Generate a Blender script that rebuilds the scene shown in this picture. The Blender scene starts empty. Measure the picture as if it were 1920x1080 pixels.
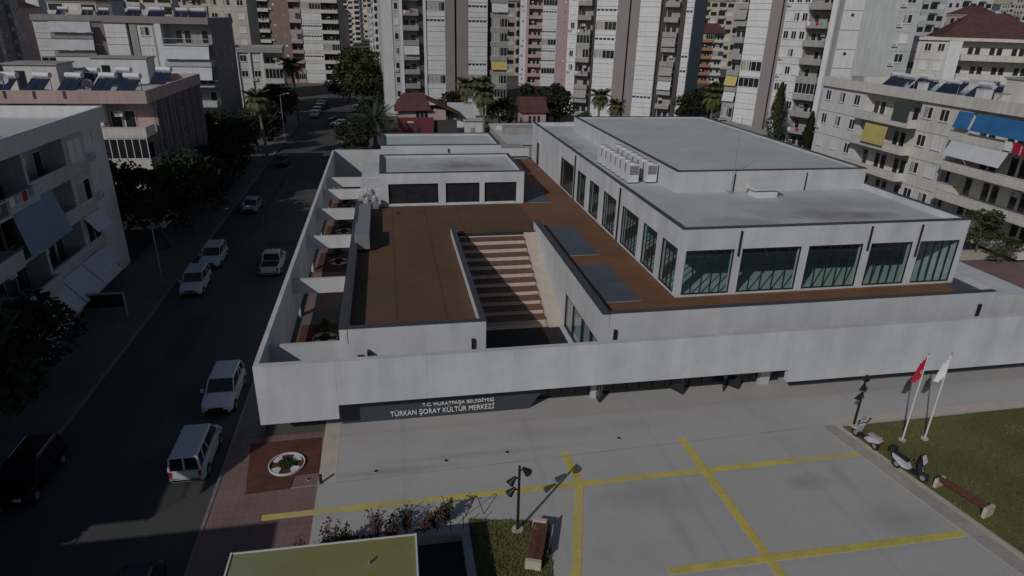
import bpy, bmesh, math, random
from mathutils import Matrix, Vector
R = math.radians
rnd = random.Random(7)
SC = bpy.context.scene
COL = SC.collection

# ---------------------------------------------------------------- camera
cam_d = bpy.data.cameras.new('camera')
cam = bpy.data.objects.new('camera', cam_d); COL.objects.link(cam)
yaw, pit, rol = 0.19326, 0.39627, -0.02622
f = Vector((math.sin(yaw)*math.cos(pit), math.cos(yaw)*math.cos(pit), -math.sin(pit)))
r = Vector((math.cos(yaw), -math.sin(yaw), 0)); d = f.cross(r)
c_, s_ = math.cos(rol), math.sin(rol)
r2 = c_*r + s_*d; d2 = -s_*r + c_*d
cam.matrix_world = Matrix(((r2.x, -d2.x, -f.x, 0), (r2.y, -d2.y, -f.y, 0), (r2.z, -d2.z, -f.z, 21.0), (0, 0, 0, 1)))
cam_d.sensor_width = 36; cam_d.lens = 36*1208.8/1920
cam_d.clip_start = 0.5; cam_d.clip_end = 9000
SC.camera = cam

# ---------------------------------------------------------------- sky, sun, exposure
SUN_EL = R(32); SUN_AZ = R(223.8)
w = bpy.data.worlds.new('World'); SC.world = w; w.use_nodes = True
nt = w.node_tree; bg = nt.nodes['Background']
sky = nt.nodes.new('ShaderNodeTexSky'); sky.sky_type = 'NISHITA'; sky.sun_disc = False
sky.sun_elevation = SUN_EL; sky.sun_rotation = SUN_AZ; sky.altitude = 30; sky.air_density = 1.2; sky.dust_density = 1.0; sky.ozone_density = 3.0
nt.links.new(sky.outputs[0], bg.inputs[0]); bg.inputs[1].default_value = 0.06
sd = bpy.data.lights.new('sun', 'SUN'); sun = bpy.data.objects.new('sun', sd); COL.objects.link(sun)
sd.energy = 3.6; sd.angle = R(0.5); sd.color = (1.0, 0.955, 0.915)
sun.rotation_euler = Vector((0.69, 0.72, -math.hypot(0.69, 0.72)*math.tan(SUN_EL))).to_track_quat('-Z', 'Y').to_euler()
sun.location = (-60, -60, 80)
SC.view_settings.view_transform = 'Standard'; SC.view_settings.look = 'None'
SC.view_settings.gamma = 1; SC.view_settings.use_curve_mapping = False
SC.view_settings.exposure = -1.1

# ---------------------------------------------------------------- materials
def mat(name, col, rough=0.8, var=0.12, scale=0.6, bump=0.0, bscale=8, spec=0.3, metal=0, stain=None, stain_amt=0.0, streak=0.0, sscale=1.7, joints=None, fine=0.0):
    m = bpy.data.materials.new(name); m.use_nodes = True
    n = m.node_tree.nodes; l = m.node_tree.links; b = n['Principled BSDF']
    b.inputs['Roughness'].default_value = rough
    b.inputs['Specular IOR Level'].default_value = spec
    b.inputs['Metallic'].default_value = metal
    geo = n.new('ShaderNodeNewGeometry')
    nz = n.new('ShaderNodeTexNoise'); nz.inputs['Scale'].default_value = scale; nz.inputs['Detail'].default_value = 5; nz.inputs['Roughness'].default_value = 0.6
    l.new(geo.outputs['Position'], nz.inputs['Vector'])
    mr = n.new('ShaderNodeMapRange'); mr.inputs[1].default_value = 0.3; mr.inputs[2].default_value = 0.7
    mr.inputs[3].default_value = 1-var; mr.inputs[4].default_value = 1+var
    l.new(nz.outputs['Fac'], mr.inputs[0])
    mul = n.new('ShaderNodeVectorMath'); mul.operation = 'SCALE'; mul.inputs[0].default_value = col[:3]
    l.new(mr.outputs[0], mul.inputs['Scale'])
    out = mul.outputs[0]
    def scaled(o, fac):
        q = n.new('ShaderNodeVectorMath'); q.operation = 'SCALE'; l.new(o, q.inputs[0]); l.new(fac, q.inputs['Scale']); return q.outputs[0]
    if streak:
        mp = n.new('ShaderNodeMapping'); mp.inputs['Scale'].default_value = (sscale, sscale, sscale*0.09); l.new(geo.outputs['Position'], mp.inputs[0])
        n2 = n.new('ShaderNodeTexNoise'); n2.inputs['Scale'].default_value = 1.6; n2.inputs['Detail'].default_value = 4; l.new(mp.outputs[0], n2.inputs['Vector'])
        m2 = n.new('ShaderNodeMapRange'); m2.inputs[1].default_value = 0.38; m2.inputs[2].default_value = 0.62; m2.inputs[3].default_value = 1-streak; m2.inputs[4].default_value = 1+streak*0.35
        l.new(n2.outputs['Fac'], m2.inputs[0]); out = scaled(out, m2.outputs[0])
    if fine:
        n3 = n.new('ShaderNodeTexNoise'); n3.inputs['Scale'].default_value = 14; n3.inputs['Detail'].default_value = 3; l.new(geo.outputs['Position'], n3.inputs['Vector'])
        m3 = n.new('ShaderNodeMapRange'); m3.inputs[1].default_value = 0.3; m3.inputs[2].default_value = 0.7; m3.inputs[3].default_value = 1-fine; m3.inputs[4].default_value = 1+fine
        l.new(n3.outputs['Fac'], m3.inputs[0]); out = scaled(out, m3.outputs[0])
    if joints:
        # fine board or slab joints, (axis, pitch metres, darkening)
        for ax, pitch, dk in joints:
            sp = n.new('ShaderNodeSeparateXYZ'); l.new(geo.outputs['Position'], sp.inputs[0])
            md = n.new('ShaderNodeMath'); md.operation = 'PINGPONG'; md.inputs[1].default_value = pitch/2
            l.new(sp.outputs[ax], md.inputs[0])
            m4 = n.new('ShaderNodeMapRange'); m4.inputs[1].default_value = pitch*0.02; m4.inputs[2].default_value = pitch*0.02+0.02; m4.inputs[3].default_value = 1-dk; m4.inputs[4].default_value = 1
            l.new(md.outputs[0], m4.inputs[0]); out = scaled(out, m4.outputs[0])
    if stain:
        n5 = n.new('ShaderNodeTexNoise'); n5.inputs['Scale'].default_value = 0.16; n5.inputs['Detail'].default_value = 6; n5.inputs['Roughness'].default_value = 0.65; l.new(geo.outputs['Position'], n5.inputs['Vector'])
        m5 = n.new('ShaderNodeMapRange'); m5.inputs[1].default_value = 0.5; m5.inputs[2].default_value = 0.72; m5.inputs[3].default_value = 0; m5.inputs[4].default_value = stain_amt
        l.new(n5.outputs['Fac'], m5.inputs[0])
        mx = n.new('ShaderNodeMix'); mx.data_type = 'RGBA'; l.new(m5.outputs[0], mx.inputs[0]); l.new(out, mx.inputs[6]); mx.inputs[7].default_value = (*stain, 1)
        out = mx.outputs[2]
    l.new(out, b.inputs['Base Color'])
    if bump:
        nb = n.new('ShaderNodeTexNoise'); nb.inputs['Scale'].default_value = bscale; nb.inputs['Detail'].default_value = 4; l.new(geo.outputs['Position'], nb.inputs['Vector'])
        bp = n.new('ShaderNodeBump'); bp.inputs['Strength'].default_value = bump; bp.inputs['Distance'].default_value = 0.05
        l.new(nb.outputs['Fac'], bp.inputs['Height']); l.new(bp.outputs[0], b.inputs['Normal'])
    return m

def glassmat(name, tint, rough=0.06, mixt=0.75):
    m = bpy.data.materials.new(name); m.use_nodes = True
    n = m.node_tree.nodes; l = m.node_tree.links; n.clear()
    o = n.new('ShaderNodeOutputMaterial'); t = n.new('ShaderNodeBsdfTransparent'); t.inputs[0].default_value = (*tint, 1)
    g = n.new('ShaderNodeBsdfGlossy'); g.inputs['Roughness'].default_value = rough; g.inputs[0].default_value = (0.9, 0.95, 1, 1)
    lw = n.new('ShaderNodeLayerWeight'); pw = n.new('ShaderNodeMath'); pw.operation = 'POWER'; pw.inputs[1].default_value = 4.0; l.new(lw.outputs['Facing'], pw.inputs[0])
    fr = n.new('ShaderNodeMath'); fr.operation = 'MULTIPLY_ADD'; fr.inputs[1].default_value = 0.6; fr.inputs[2].default_value = 0.045; l.new(pw.outputs[0], fr.inputs[0])
    mx = n.new('ShaderNodeMixShader'); l.new(fr.outputs[0], mx.inputs[0]); l.new(t.outputs[0], mx.inputs[1]); l.new(g.outputs[0], mx.inputs[2]); l.new(mx.outputs[0], o.inputs[0])
    return m

M = dict(
    conc=mat('board_marked_concrete', (0.56, 0.575, 0.60), 0.85, 0.09, 0.5, 0.25, 5, stain=(0.40, 0.42, 0.43), stain_amt=0.3, streak=0.09, sscale=0.55, fine=0.03),
    conc2=mat('pale_plastered_concrete', (0.53, 0.54, 0.55), 0.85, 0.07, 0.4, 0.2, 6, stain=(0.38, 0.39, 0.39), stain_amt=0.3, streak=0.07, sscale=0.6, fine=0.03),
    roof=mat('roof_membrane', (0.48, 0.52, 0.51), 0.8, 0.09, 0.25, 0.15, 4, stain=(0.42, 0.40, 0.38), stain_amt=0.5, fine=0.04, joints=[('X', 2.0, 0.05)]),
    coping=mat('dark_zinc_coping', (0.06, 0.065, 0.075), 0.5, 0.1, 2),
    deck=mat('brown_deck_boards', (0.13, 0.076, 0.042), 0.75, 0.16, 0.22, 0.1, 10, stain=(0.085, 0.075, 0.045), stain_amt=0.7, joints=[('Y', 0.29, 0.22), ('X', 3.0, 0.2)], fine=0.08),
    deck2=mat('reddish_deck_boards', (0.185, 0.092, 0.05), 0.75, 0.16, 0.22, 0.1, 10, stain=(0.15, 0.07, 0.055), stain_amt=0.6, joints=[('X', 0.29, 0.2), ('Y', 3.0, 0.2)], fine=0.08),
    pchan=mat('plaza_channel_grey', (0.33, 0.32, 0.31), 0.85, 0.2, 0.5),
    lkerb=mat('tan_lawn_kerb', (0.37, 0.34, 0.31), 0.85, 0.12, 1.0, joints=[('Y', 1.0, 0.15)], fine=0.06),
    court=mat('shade_darkened_court_boards', (0.036, 0.030, 0.027), 0.8, 0.2, 1.0, joints=[('Y', 0.3, 0.3)], fine=0.1),  # boards darkened so the colour carries the shade of the lower court
    wood=mat('dark_red_wood', (0.13, 0.055, 0.04), 0.6, 0.25, 6),
    skylight_and_shade=mat('slate_blue_panels_and_shade', (0.085, 0.10, 0.125), 0.6, 0.12, 0.8, joints=[('Y', 1.2, 0.25)]),
    tread=mat('brown_stair_tread', (0.17, 0.095, 0.065), 0.75, 0.2, 2, fine=0.1),
    riser=mat('tan_concrete_riser', (0.58, 0.48, 0.40), 0.85, 0.1, 2, fine=0.05),
    beige=mat('beige_stair_stone', (0.50, 0.44, 0.37), 0.85, 0.1, 1.5, fine=0.05),
    plaza=mat('plaza_concrete_slabs', (0.435, 0.425, 0.41), 0.85, 0.08, 0.16, 0.1, 6, stain=(0.33, 0.315, 0.31), stain_amt=0.7, joints=[('X', 6.7, 0.05), ('Y', 6.0, 0.05)], fine=0.05),
    brickp=mat('rose_paving', (0.21, 0.14, 0.125), 0.85, 0.12, 0.6, 0.2, 9, joints=[('X', 0.4, 0.15), ('Y', 0.4, 0.15)], fine=0.08),
    kerb=mat('kerb_concrete', (0.20, 0.185, 0.17), 0.85, 0.12, 1.5, joints=[('Y', 1.0, 0.3)]),
    pave=mat('grey_pavement', (0.14, 0.135, 0.125), 0.9, 0.15, 0.5, joints=[('X', 0.5, 0.12), ('Y', 0.5, 0.12)], fine=0.06),
    asphalt=mat('asphalt', (0.072, 0.073, 0.072), 0.85, 0.2, 0.12, 0.3, 30, stain=(0.09, 0.085, 0.078), stain_amt=0.6, fine=0.1),
    asphalt2=mat('patched_asphalt', (0.055, 0.055, 0.055), 0.9, 0.15, 0.5, fine=0.1),
    earth=mat('city_ground', (0.11, 0.105, 0.09), 0.95, 0.3, 0.03, stain=(0.06, 0.07, 0.04), stain_amt=0.8),
    soil=mat('red_brown_mulch', (0.105, 0.042, 0.03), 0.95, 0.25, 1.0, 0.4, 12, fine=0.2),
    grass=mat('lawn', (0.125, 0.125, 0.045), 0.95, 0.25, 0.25, 0.6, 14, stain=(0.15, 0.115, 0.055), stain_amt=0.6, fine=0.2),
    blade=mat('grass_blades', (0.115, 0.12, 0.04), 0.9, 0.3, 0.5),
    yellow=mat('yellow_road_paint', (0.56, 0.46, 0.11), 0.8, 0.15, 0.8, stain=(0.43, 0.40, 0.30), stain_amt=1.0, fine=0.12),
    white=mat('white_plaster', (0.62, 0.62, 0.63), 0.8, 0.06, 0.3, streak=0.07, fine=0.03),
    whitepanel=mat('white_pvc_panel', (0.66, 0.67, 0.69), 0.45, 0.05, 0.4, streak=0.05),
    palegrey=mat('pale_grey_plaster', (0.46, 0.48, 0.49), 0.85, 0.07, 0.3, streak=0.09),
    cream=mat('cream_plaster', (0.60, 0.58, 0.54), 0.85, 0.08, 0.3, streak=0.10, fine=0.03),
    beigewall=mat('sand_plaster', (0.52, 0.48, 0.40), 0.85, 0.08, 0.3, streak=0.10),
    pink=mat('pink_plaster', (0.47, 0.34, 0.35), 0.85, 0.07, 0.3, streak=0.10),
    rose=mat('rose_parapet_paint', (0.46, 0.345, 0.33), 0.85, 0.08, 0.3, streak=0.10),
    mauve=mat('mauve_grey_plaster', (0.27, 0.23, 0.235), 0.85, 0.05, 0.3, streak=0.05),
    brownwall=mat('brown_plaster', (0.25, 0.18, 0.15), 0.85, 0.07, 0.3, streak=0.08),
    orange=mat('orange_plaster', (0.38, 0.19, 0.10), 0.85, 0.07, 0.3),
    greyb=mat('grey_balcony_concrete', (0.34, 0.33, 0.32), 0.85, 0.08, 0.5, streak=0.12),
    slot=mat('dark_recess', (0.07, 0.065, 0.065), 0.9, 0.1, 0.5),
    winglass=mat('dark_window_glass', (0.022, 0.026, 0.03), 0.12, 0.3, 1.5, spec=0.6),
    curtain=mat('net_curtain', (0.36, 0.35, 0.33), 0.9, 0.2, 3),
    frame=mat('white_window_frame', (0.62, 0.62, 0.62), 0.5, 0.03, 1),
    darkframe=mat('black_metal_frame', (0.022, 0.024, 0.027), 0.45, 0.05, 2),
    rail=mat('dark_balcony_rail', (0.10, 0.09, 0.09), 0.5, 0.1, 2),
    redroof=mat('red_brown_roof_tiles', (0.105, 0.05, 0.045), 0.85, 0.2, 1.0, 0.5, 10, joints=[('X', 0.4, 0.3)], fine=0.15),
    redpaint=mat('dark_red_wall_paint', (0.16, 0.04, 0.048), 0.7, 0.1, 1),
    tank=mat('white_enamel', (0.62, 0.63, 0.66), 0.4, 0.05, 2),
    panelblue=mat('solar_absorber', (0.02, 0.026, 0.05), 0.25, 0.1, 2, spec=0.6),
    steel=mat('galvanised_steel', (0.36, 0.37, 0.38), 0.45, 0.08, 4, metal=0.5),
    awnblue=mat('blue_awning_fabric', (0.03, 0.14, 0.33), 0.85, 0.12, 0.8),
    awnpale=mat('pale_blue_awning_fabric', (0.20, 0.27, 0.35), 0.85, 0.1, 0.8, joints=[('Y', 0.8, 0.1)]),
    awnwhite=mat('white_awning_fabric', (0.55, 0.57, 0.60), 0.85, 0.07, 0.8, joints=[('Y', 0.9, 0.12)]),
    awnyellow=mat('yellow_awning_fabric', (0.50, 0.41, 0.15), 0.85, 0.1, 0.8),
    awngreen=mat('dark_green_awning_fabric', (0.05, 0.07, 0.06), 0.85, 0.1, 0.8),
    canblue=mat('indigo_canopy', (0.05, 0.06, 0.20), 0.7, 0.1, 0.8),
    redcloth=mat('red_cloth', (0.40, 0.015, 0.045), 0.8, 0.12, 3),
    whitecloth=mat('white_cloth', (0.72, 0.72, 0.75), 0.8, 0.08, 3),
    sign=mat('slate_sign_panel', (0.055, 0.066, 0.078), 0.5, 0.08, 0.8),
    letter=mat('white_lettering', (0.8, 0.8, 0.8), 0.5, 0.02, 1),
    carwhite=mat('white_car_paint', (0.50, 0.515, 0.56), 0.35, 0.02, 1, spec=0.5),
    cargrey=mat('silver_car_paint', (0.30, 0.31, 0.33), 0.3, 0.02, 1, spec=0.5),
    cardark=mat('dark_car_paint', (0.02, 0.022, 0.03), 0.25, 0.02, 1, spec=0.5),
    carred=mat('dark_red_car_paint', (0.018, 0.004, 0.005), 0.3, 0.02, 1, spec=0.5),
    carglass=mat('car_glass', (0.012, 0.014, 0.02), 0.08, 0.05, 1, spec=0.6),
    rubber=mat('tyre_rubber', (0.02, 0.02, 0.02), 0.9, 0.05, 4),
    lampred=mat('red_lamp_lens', (0.35, 0.02, 0.02), 0.3, 0.02, 4),
    lampclear=mat('clear_lamp_lens', (0.6, 0.6, 0.62), 0.15, 0.02, 4, spec=0.7),
    black=mat('black_plastic', (0.018, 0.018, 0.02), 0.5, 0.05, 4),
    bark=mat('bark', (0.11, 0.085, 0.06), 0.95, 0.25, 4, 0.5, 10),
    palmtrunk=mat('palm_trunk', (0.20, 0.175, 0.14), 0.95, 0.2, 3, 0.5, 10),
    kioskroof=mat('yellow_green_roof_sheet', (0.23, 0.225, 0.09), 0.7, 0.10, 0.5, stain=(0.25, 0.27, 0.20), stain_amt=0.6, fine=0.05),
    hall_in=mat('interior_floor_green_grey', (0.50, 0.58, 0.56), 0.5, 0.06, 1),
    louvre=mat('pale_green_louvre', (0.40, 0.49, 0.47), 0.7, 0.06, 1),
    dish=mat('dish_paint', (0.6, 0.6, 0.6), 0.5, 0.03, 1),
)
def leafmat(name, a, b):
    m = bpy.data.materials.new(name); m.use_nodes = True
    n = m.node_tree.nodes; l = m.node_tree.links; p = n['Principled BSDF']
    g = n.new('ShaderNodeNewGeometry'); nz = n.new('ShaderNodeTexNoise'); nz.inputs['Scale'].default_value = 0.9; nz.inputs['Detail'].default_value = 4
    l.new(g.outputs['Position'], nz.inputs['Vector'])
    mx = n.new('ShaderNodeMix'); mx.data_type = 'RGBA'
    mr = n.new('ShaderNodeMapRange'); mr.inputs[1].default_value = 0.35; mr.inputs[2].default_value = 0.65; l.new(nz.outputs['Fac'], mr.inputs[0])
    l.new(mr.outputs[0], mx.inputs[0]); mx.inputs[6].default_value = (*a, 1); mx.inputs[7].default_value = (*b, 1)
    l.new(mx.outputs[2], p.inputs['Base Color']); p.inputs['Roughness'].default_value = 0.8; p.inputs['Specular IOR Level'].default_value = 0.2
    return m
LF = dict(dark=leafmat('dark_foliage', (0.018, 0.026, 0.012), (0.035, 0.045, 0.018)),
          mid=leafmat('mid_green_foliage', (0.035, 0.052, 0.018), (0.07, 0.085, 0.03)),
          olive=leafmat('yellow_green_foliage', (0.035, 0.042, 0.012), (0.07, 0.07, 0.02)),
          palm=leafmat('palm_fronds', (0.06, 0.075, 0.03), (0.13, 0.14, 0.06)),
          date=leafmat('blue_green_palm_fronds', (0.04, 0.06, 0.045), (0.09, 0.11, 0.08)),
          rose=leafmat('reddish_shrub_foliage', (0.09, 0.035, 0.04), (0.05, 0.055, 0.025)))
def blobs(m, spots, col):
    n = m.node_tree.nodes; l = m.node_tree.links; b = n['Principled BSDF']; src = b.inputs['Base Color'].links[0].from_socket
    geo = n.new('ShaderNodeNewGeometry'); nz = n.new('ShaderNodeTexNoise'); nz.inputs['Scale'].default_value = 0.5; nz.inputs['Detail'].default_value = 5; l.new(geo.outputs['Position'], nz.inputs['Vector'])
    for (x, y, z), (sx, sy), amt in spots:
        mp = n.new('ShaderNodeMapping'); mp.vector_type = 'TEXTURE'; mp.inputs['Location'].default_value = (x, y, z); mp.inputs['Scale'].default_value = (sx, sy, 3); l.new(geo.outputs['Position'], mp.inputs[0])
        ln = n.new('ShaderNodeVectorMath'); ln.operation = 'LENGTH'; l.new(mp.outputs[0], ln.inputs[0])
        ad = n.new('ShaderNodeMath'); ad.operation = 'MULTIPLY_ADD'; ad.inputs[1].default_value = 1.6; l.new(nz.outputs['Fac'], ad.inputs[0]); l.new(ln.outputs['Value'], ad.inputs[2])
        mr = n.new('ShaderNodeMapRange'); mr.inputs[1].default_value = 0.9; mr.inputs[2].default_value = 1.9; mr.inputs[3].default_value = amt; mr.inputs[4].default_value = 0; l.new(ad.outputs[0], mr.inputs[0])
        mx = n.new('ShaderNodeMix'); mx.data_type = 'RGBA'; l.new(mr.outputs[0], mx.inputs[0]); l.new(src, mx.inputs[6]); mx.inputs[7].default_value = (*col, 1); src = mx.outputs[2]
    l.new(src, b.inputs['Base Color'])
blobs(M['plaza'], [((-1.0, 26.6, 0.1), (4.5, 0.35), 0.55), ((3.5, 27.3, 0.1), (6, 0.3), 0.4), ((11.5, 23.0, 0.1), (2.6, 1.6), 0.4), ((19.5, 22.6, 0.1), (1.6, 0.7), 0.5), ((21.6, 22.9, 0.1), (0.5, 1.4), 0.5), ((12, 20.5, 0.1), (0.5, 3), 0.3), ((22.5, 19.5, 0.1), (1.8, 1.4), 0.35), ((9, 28.6, 0.1), (9, 0.8), 0.3)], (0.24, 0.22, 0.215))
blobs(M['roof'], [((32.4, 39.6, 8.46), (4.5, 1.6), 0.75), ((31.5, 42.0, 8.46), (8, 3), 0.3), ((24.5, 39.0, 8.46), (4, 1.8), 0.4), ((7.0, 64.8, 7.1), (4.2, 2.6), 0.75), ((19.5, 70, 8.46), (1.2, 6), 0.35)], (0.22, 0.17, 0.15))
GLASS = glassmat('hall_glass', (0.86, 0.93, 0.92))

# ---------------------------------------------------------------- builders
class MB:
    def __init__(s): s.v = []; s.f = []; s.mi = []; s.ms = []
    def m(s, mm):
        if mm not in s.ms: s.ms.append(mm)
        return s.ms.index(mm)
    def poly(s, pts, faces, mm):
        o = len(s.v); s.v += [tuple(p) for p in pts]; k = s.m(mm)
        for q in faces: s.f.append([i+o for i in q]); s.mi.append(k)
        return s
    def box(s, x0, x1, y0, y1, z0, z1, mm, T=None):
        p = [(x0,y0,z0),(x1,y0,z0),(x1,y1,z0),(x0,y1,z0),(x0,y0,z1),(x1,y0,z1),(x1,y1,z1),(x0,y1,z1)]
        if T: p = [T(*q) for q in p]
        return s.poly(p, [(0,3,2,1),(4,5,6,7),(0,1,5,4),(1,2,6,5),(2,3,7,6),(3,0,4,7)], mm)
    def prism(s, pts2, z0, z1, mm):
        n = len(pts2); p = [(x,y,z0) for x,y in pts2]+[(x,y,z1) for x,y in pts2]
        return s.poly(p, [tuple(range(n))[::-1], tuple(range(n,2*n))]+[(i,(i+1)%n,(i+1)%n+n,i+n) for i in range(n)], mm)
    def tube(s, a, b, ra, rb, mm, n=8):
        a = Vector(a); b = Vector(b); ax = (b-a).normalized(); t = ax.orthogonal().normalized(); u = ax.cross(t)
        p = []
        for c, rr in ((a, ra), (b, rb)):
            for i in range(n):
                an = 2*math.pi*i/n; p.append(tuple(c+rr*(math.cos(an)*t+math.sin(an)*u)))
        return s.poly(p, [(i,(i+1)%n,(i+1)%n+n,i+n) for i in range(n)]+[tuple(range(n))[::-1], tuple(range(n,2*n))], mm)
    def mesh(s, name):
        me = bpy.data.meshes.new(name); me.from_pydata(s.v, [], s.f)
        for mm in s.ms: me.materials.append(mm)
        me.polygons.foreach_set('material_index', s.mi); me.update()
        bm = bmesh.new(); bm.from_mesh(me); bmesh.ops.recalc_face_normals(bm, faces=bm.faces); bm.to_mesh(me); bm.free()
        return me
    def build(s, name, parent=None, loc=(0,0,0), rot=None, smooth=False):
        me = s.mesh(name)
        if smooth:
            for p in me.polygons: p.use_smooth = True
        return link(name, me, parent, loc, rot)
def link(name, me, parent=None, loc=(0,0,0), rot=None):
    o = bpy.data.objects.new(name, me); COL.objects.link(o); o.location = loc
    if rot: o.rotation_euler = rot
    if parent: o.parent = parent
    return o
def tag(o, label, cat, group=None, kind=None):
    o['label'] = label; o['category'] = cat
    if group: o['group'] = group
    if kind: o['kind'] = kind
    return o
def thing(name, label, cat, loc=(0,0,0), rz=0, group=None):
    o = bpy.data.objects.new(name, None); COL.objects.link(o); o.location = loc; o.rotation_euler = (0,0,rz)
    o.empty_display_size = 0.3
    return tag(o, label, cat, group)
def struct(name, mb):
    o = mb.build(name); o['kind'] = 'structure'; return o
def copy_tree(root, loc, rz=0, label=None, group=None):
    rr = root.copy(); COL.objects.link(rr); rr.location = loc; rr.rotation_euler = (0,0,rz)
    if label: rr['label'] = label
    if group: rr['group'] = group
    for ch in list(root.children):
        c = ch.copy(); COL.objects.link(c); c.parent = rr
        for g in list(ch.children):
            k = g.copy(); COL.objects.link(k); k.parent = c
    return rr

# ================================================================ GROUND
g = MB(); g.box(-4000, 4000, -600, 6000, -1.0, -0.02, M['earth']); struct('ground', g)
g = MB(); g.box(-17.9, -8.9, -40, 152, -0.02, 0.0, M['asphalt']); g.box(-17.9, 60, 152, 168, -0.02, 0.0, M['asphalt']); g.box(-17.9, -5, 168, 215, -0.02, 0, M['asphalt'])
g.box(-60, -17.9, 60.5, 69.5, -0.02, -0.004, M['asphalt']); struct('road', g)
g = MB()
for x0, x1, y0, y1 in ((-15.2, -13.6, 40, 47), (-12.2, -9.4, 62.5, 64.0), (-14.6, -14.0, 66, 96), (-13.0, -10.8, 82, 85)): g.box(x0, x1, y0, y1, -0.01, 0.004, M['asphalt2'])
struct('road_patch', g)
for k, (x, y) in enumerate(((-13.2, 33.0), (-12.6, 49.5), (-13.4, 70.0))):
    g = MB(); g.tube((x, y, 0.0), (x, y, 0.012), 0.36, 0.36, M['slot'], 18); q_ = g.build('manhole_cover'); tag(q_, 'round manhole cover in the dark road '+('beside the parked white car by the wall', 'between the pickup and the white pair of cars', 'across from the roof fans')[k], 'manhole cover', 'manhole covers in the road')
g = MB(); g.box(-22.9, -18.05, -40, 150, -0.02, 0.12, M['pave']); g.box(-8.75, -7.3, 30.5, 120, -0.02, 0.12, M['pave']); struct('pavement', g)
g = MB(); g.box(-18.05, -17.9, -40, 150, -0.02, 0.13, M['kerb']); g.box(-8.9, -8.75, -40, 150, -0.02, 0.13, M['kerb']); struct('kerb', g)
g = MB(); g.box(-8.75, -4.15, -20, 30.5, -0.02, 0.10, M['brickp']); struct('rose_pavement', g)
g = MB(); g.box(-4.15, 60, -20, 33.2, -0.02, 0.11, M['plaza']); g.box(-7.3, -4.15, 23.0, 26.0, -0.02, 0.108, M['brickp']); struct('plaza_paving', g)
# raised square edge band (lighter line of the plaza step)
g = MB(); g.prism([(-5.38, 26.02), (23.2, 26.82), (23.2, 26.88), (-5.38, 26.08)], 0.10, 0.122, M['pchan']); struct('plaza_channel', g)
# beige strip at the plaza's left edge
g = MB(); g.box(-4.15, -3.3, 26.2, 31.0, 0.09, 0.118, M['beige']); struct('beige_paving_strip', g)
ZP = 0.114
def stripe(name, pts, wd):
    g = MB()
    for (x0, y0), (x1, y1) in pts:
        v = Vector((x1-x0, y1-y0)); nn = Vector((-v.y, v.x)).normalized()*wd/2
        g.prism([(x0-nn.x, y0-nn.y), (x1-nn.x, y1-nn.y), (x1+nn.x, y1+nn.y), (x0+nn.x, y0+nn.y)], 0.09, ZP, M['yellow']); ZPn()
    return struct(name, g)
def ZPn():
    global ZP; ZP += 0.004
stripe('yellow_paving_line', [((-6.4, 24.2), (24.0, 24.28))], 0.36)
stripe('yellow_paving_line', [((8.25, 26.8), (8.37, 24.3)), ((8.37, 24.3), (6.1, 17.0))], 0.42)
stripe('yellow_paving_line', [((14.9, 27.0), (15.08, 14.0))], 0.42)
stripe('yellow_paving_line', [((10.5, 18.42), (24.6, 18.33))], 0.36)
# lawns
def lawn(name, pts, label, n, seed):
    g = MB(); g.prism(pts, -0.02, 0.16, M['grass']); o = struct(name, g)
    rr = random.Random(seed); xs = [p[0] for p in pts]; ys = [p[1] for p in pts]
    def inside(x, y):
        c = False; j = len(pts)-1
        for i in range(len(pts)):
            if (pts[i][1] > y) != (pts[j][1] > y) and x < (pts[j][0]-pts[i][0])*(y-pts[i][1])/(pts[j][1]-pts[i][1])+pts[i][0]: c = not c
            j = i
        return c
    b = MB(); k = 0
    while k < n:
        x = rr.uniform(min(xs), max(xs)); y = rr.uniform(min(ys), max(ys))
        if not inside(x, y): continue
        k += 1; a = rr.uniform(0, 6.28); h = rr.uniform(0.05, 0.13); ww = rr.uniform(0.02, 0.05)
        dx, dy = math.cos(a)*ww, math.sin(a)*ww
        b.poly([(x-dx, y-dy, 0.158), (x+dx, y+dy, 0.158), (x+dy*1.2, y-dx*1.2, 0.16+h)], [(0, 1, 2)], M['blade'])
    q = b.build('grass'); tag(q, label, 'grass', kind='stuff')
lawn('lawn_bed', [(24.45, 26.6), (26.25, 16.5), (27.2, 10), (60, 10), (60, 27.0)], 'green lawn blades right of the plaza around the two flagpoles', 16000, 3)
lawn('lawn_bed', [(2.7, 22.65), (6.3, 21.95), (5.2, 16.5), (2.3, 16.5)], 'small dark grass patch beneath the near lamp post and bench', 3500, 4)
g = MB(); g.prism([(23.3, 26.85), (24.1, 26.85), (26.2, 14), (25.35, 14)], 0.09, 0.15, M['lkerb']); g.prism([(24.1, 26.85), (24.44, 26.75), (26.5, 14), (26.2, 14)], 0.09, 0.13, M['beige']); g.box(24.2, 60, 27.0, 27.5, 0.09, 0.13, M['beige']); struct('lawn_kerb', g)

# ================================================================ CULTURAL CENTRE
cc = thing('cultural_centre', 'low modern white concrete culture hall with brown roof terraces behind a floating perimeter wall', 'building', (0, 30, 0))
def part(name, mb, label=None, smooth=False, parent=None):
    o = mb.build(name, None, smooth=smooth)
    p = parent or cc
    o.parent = p
    if p is cc: o.location = (0, -30, 0)
    if label: o['label'] = label
    return o
C = M['conc']; C2 = M['conc2']
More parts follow.
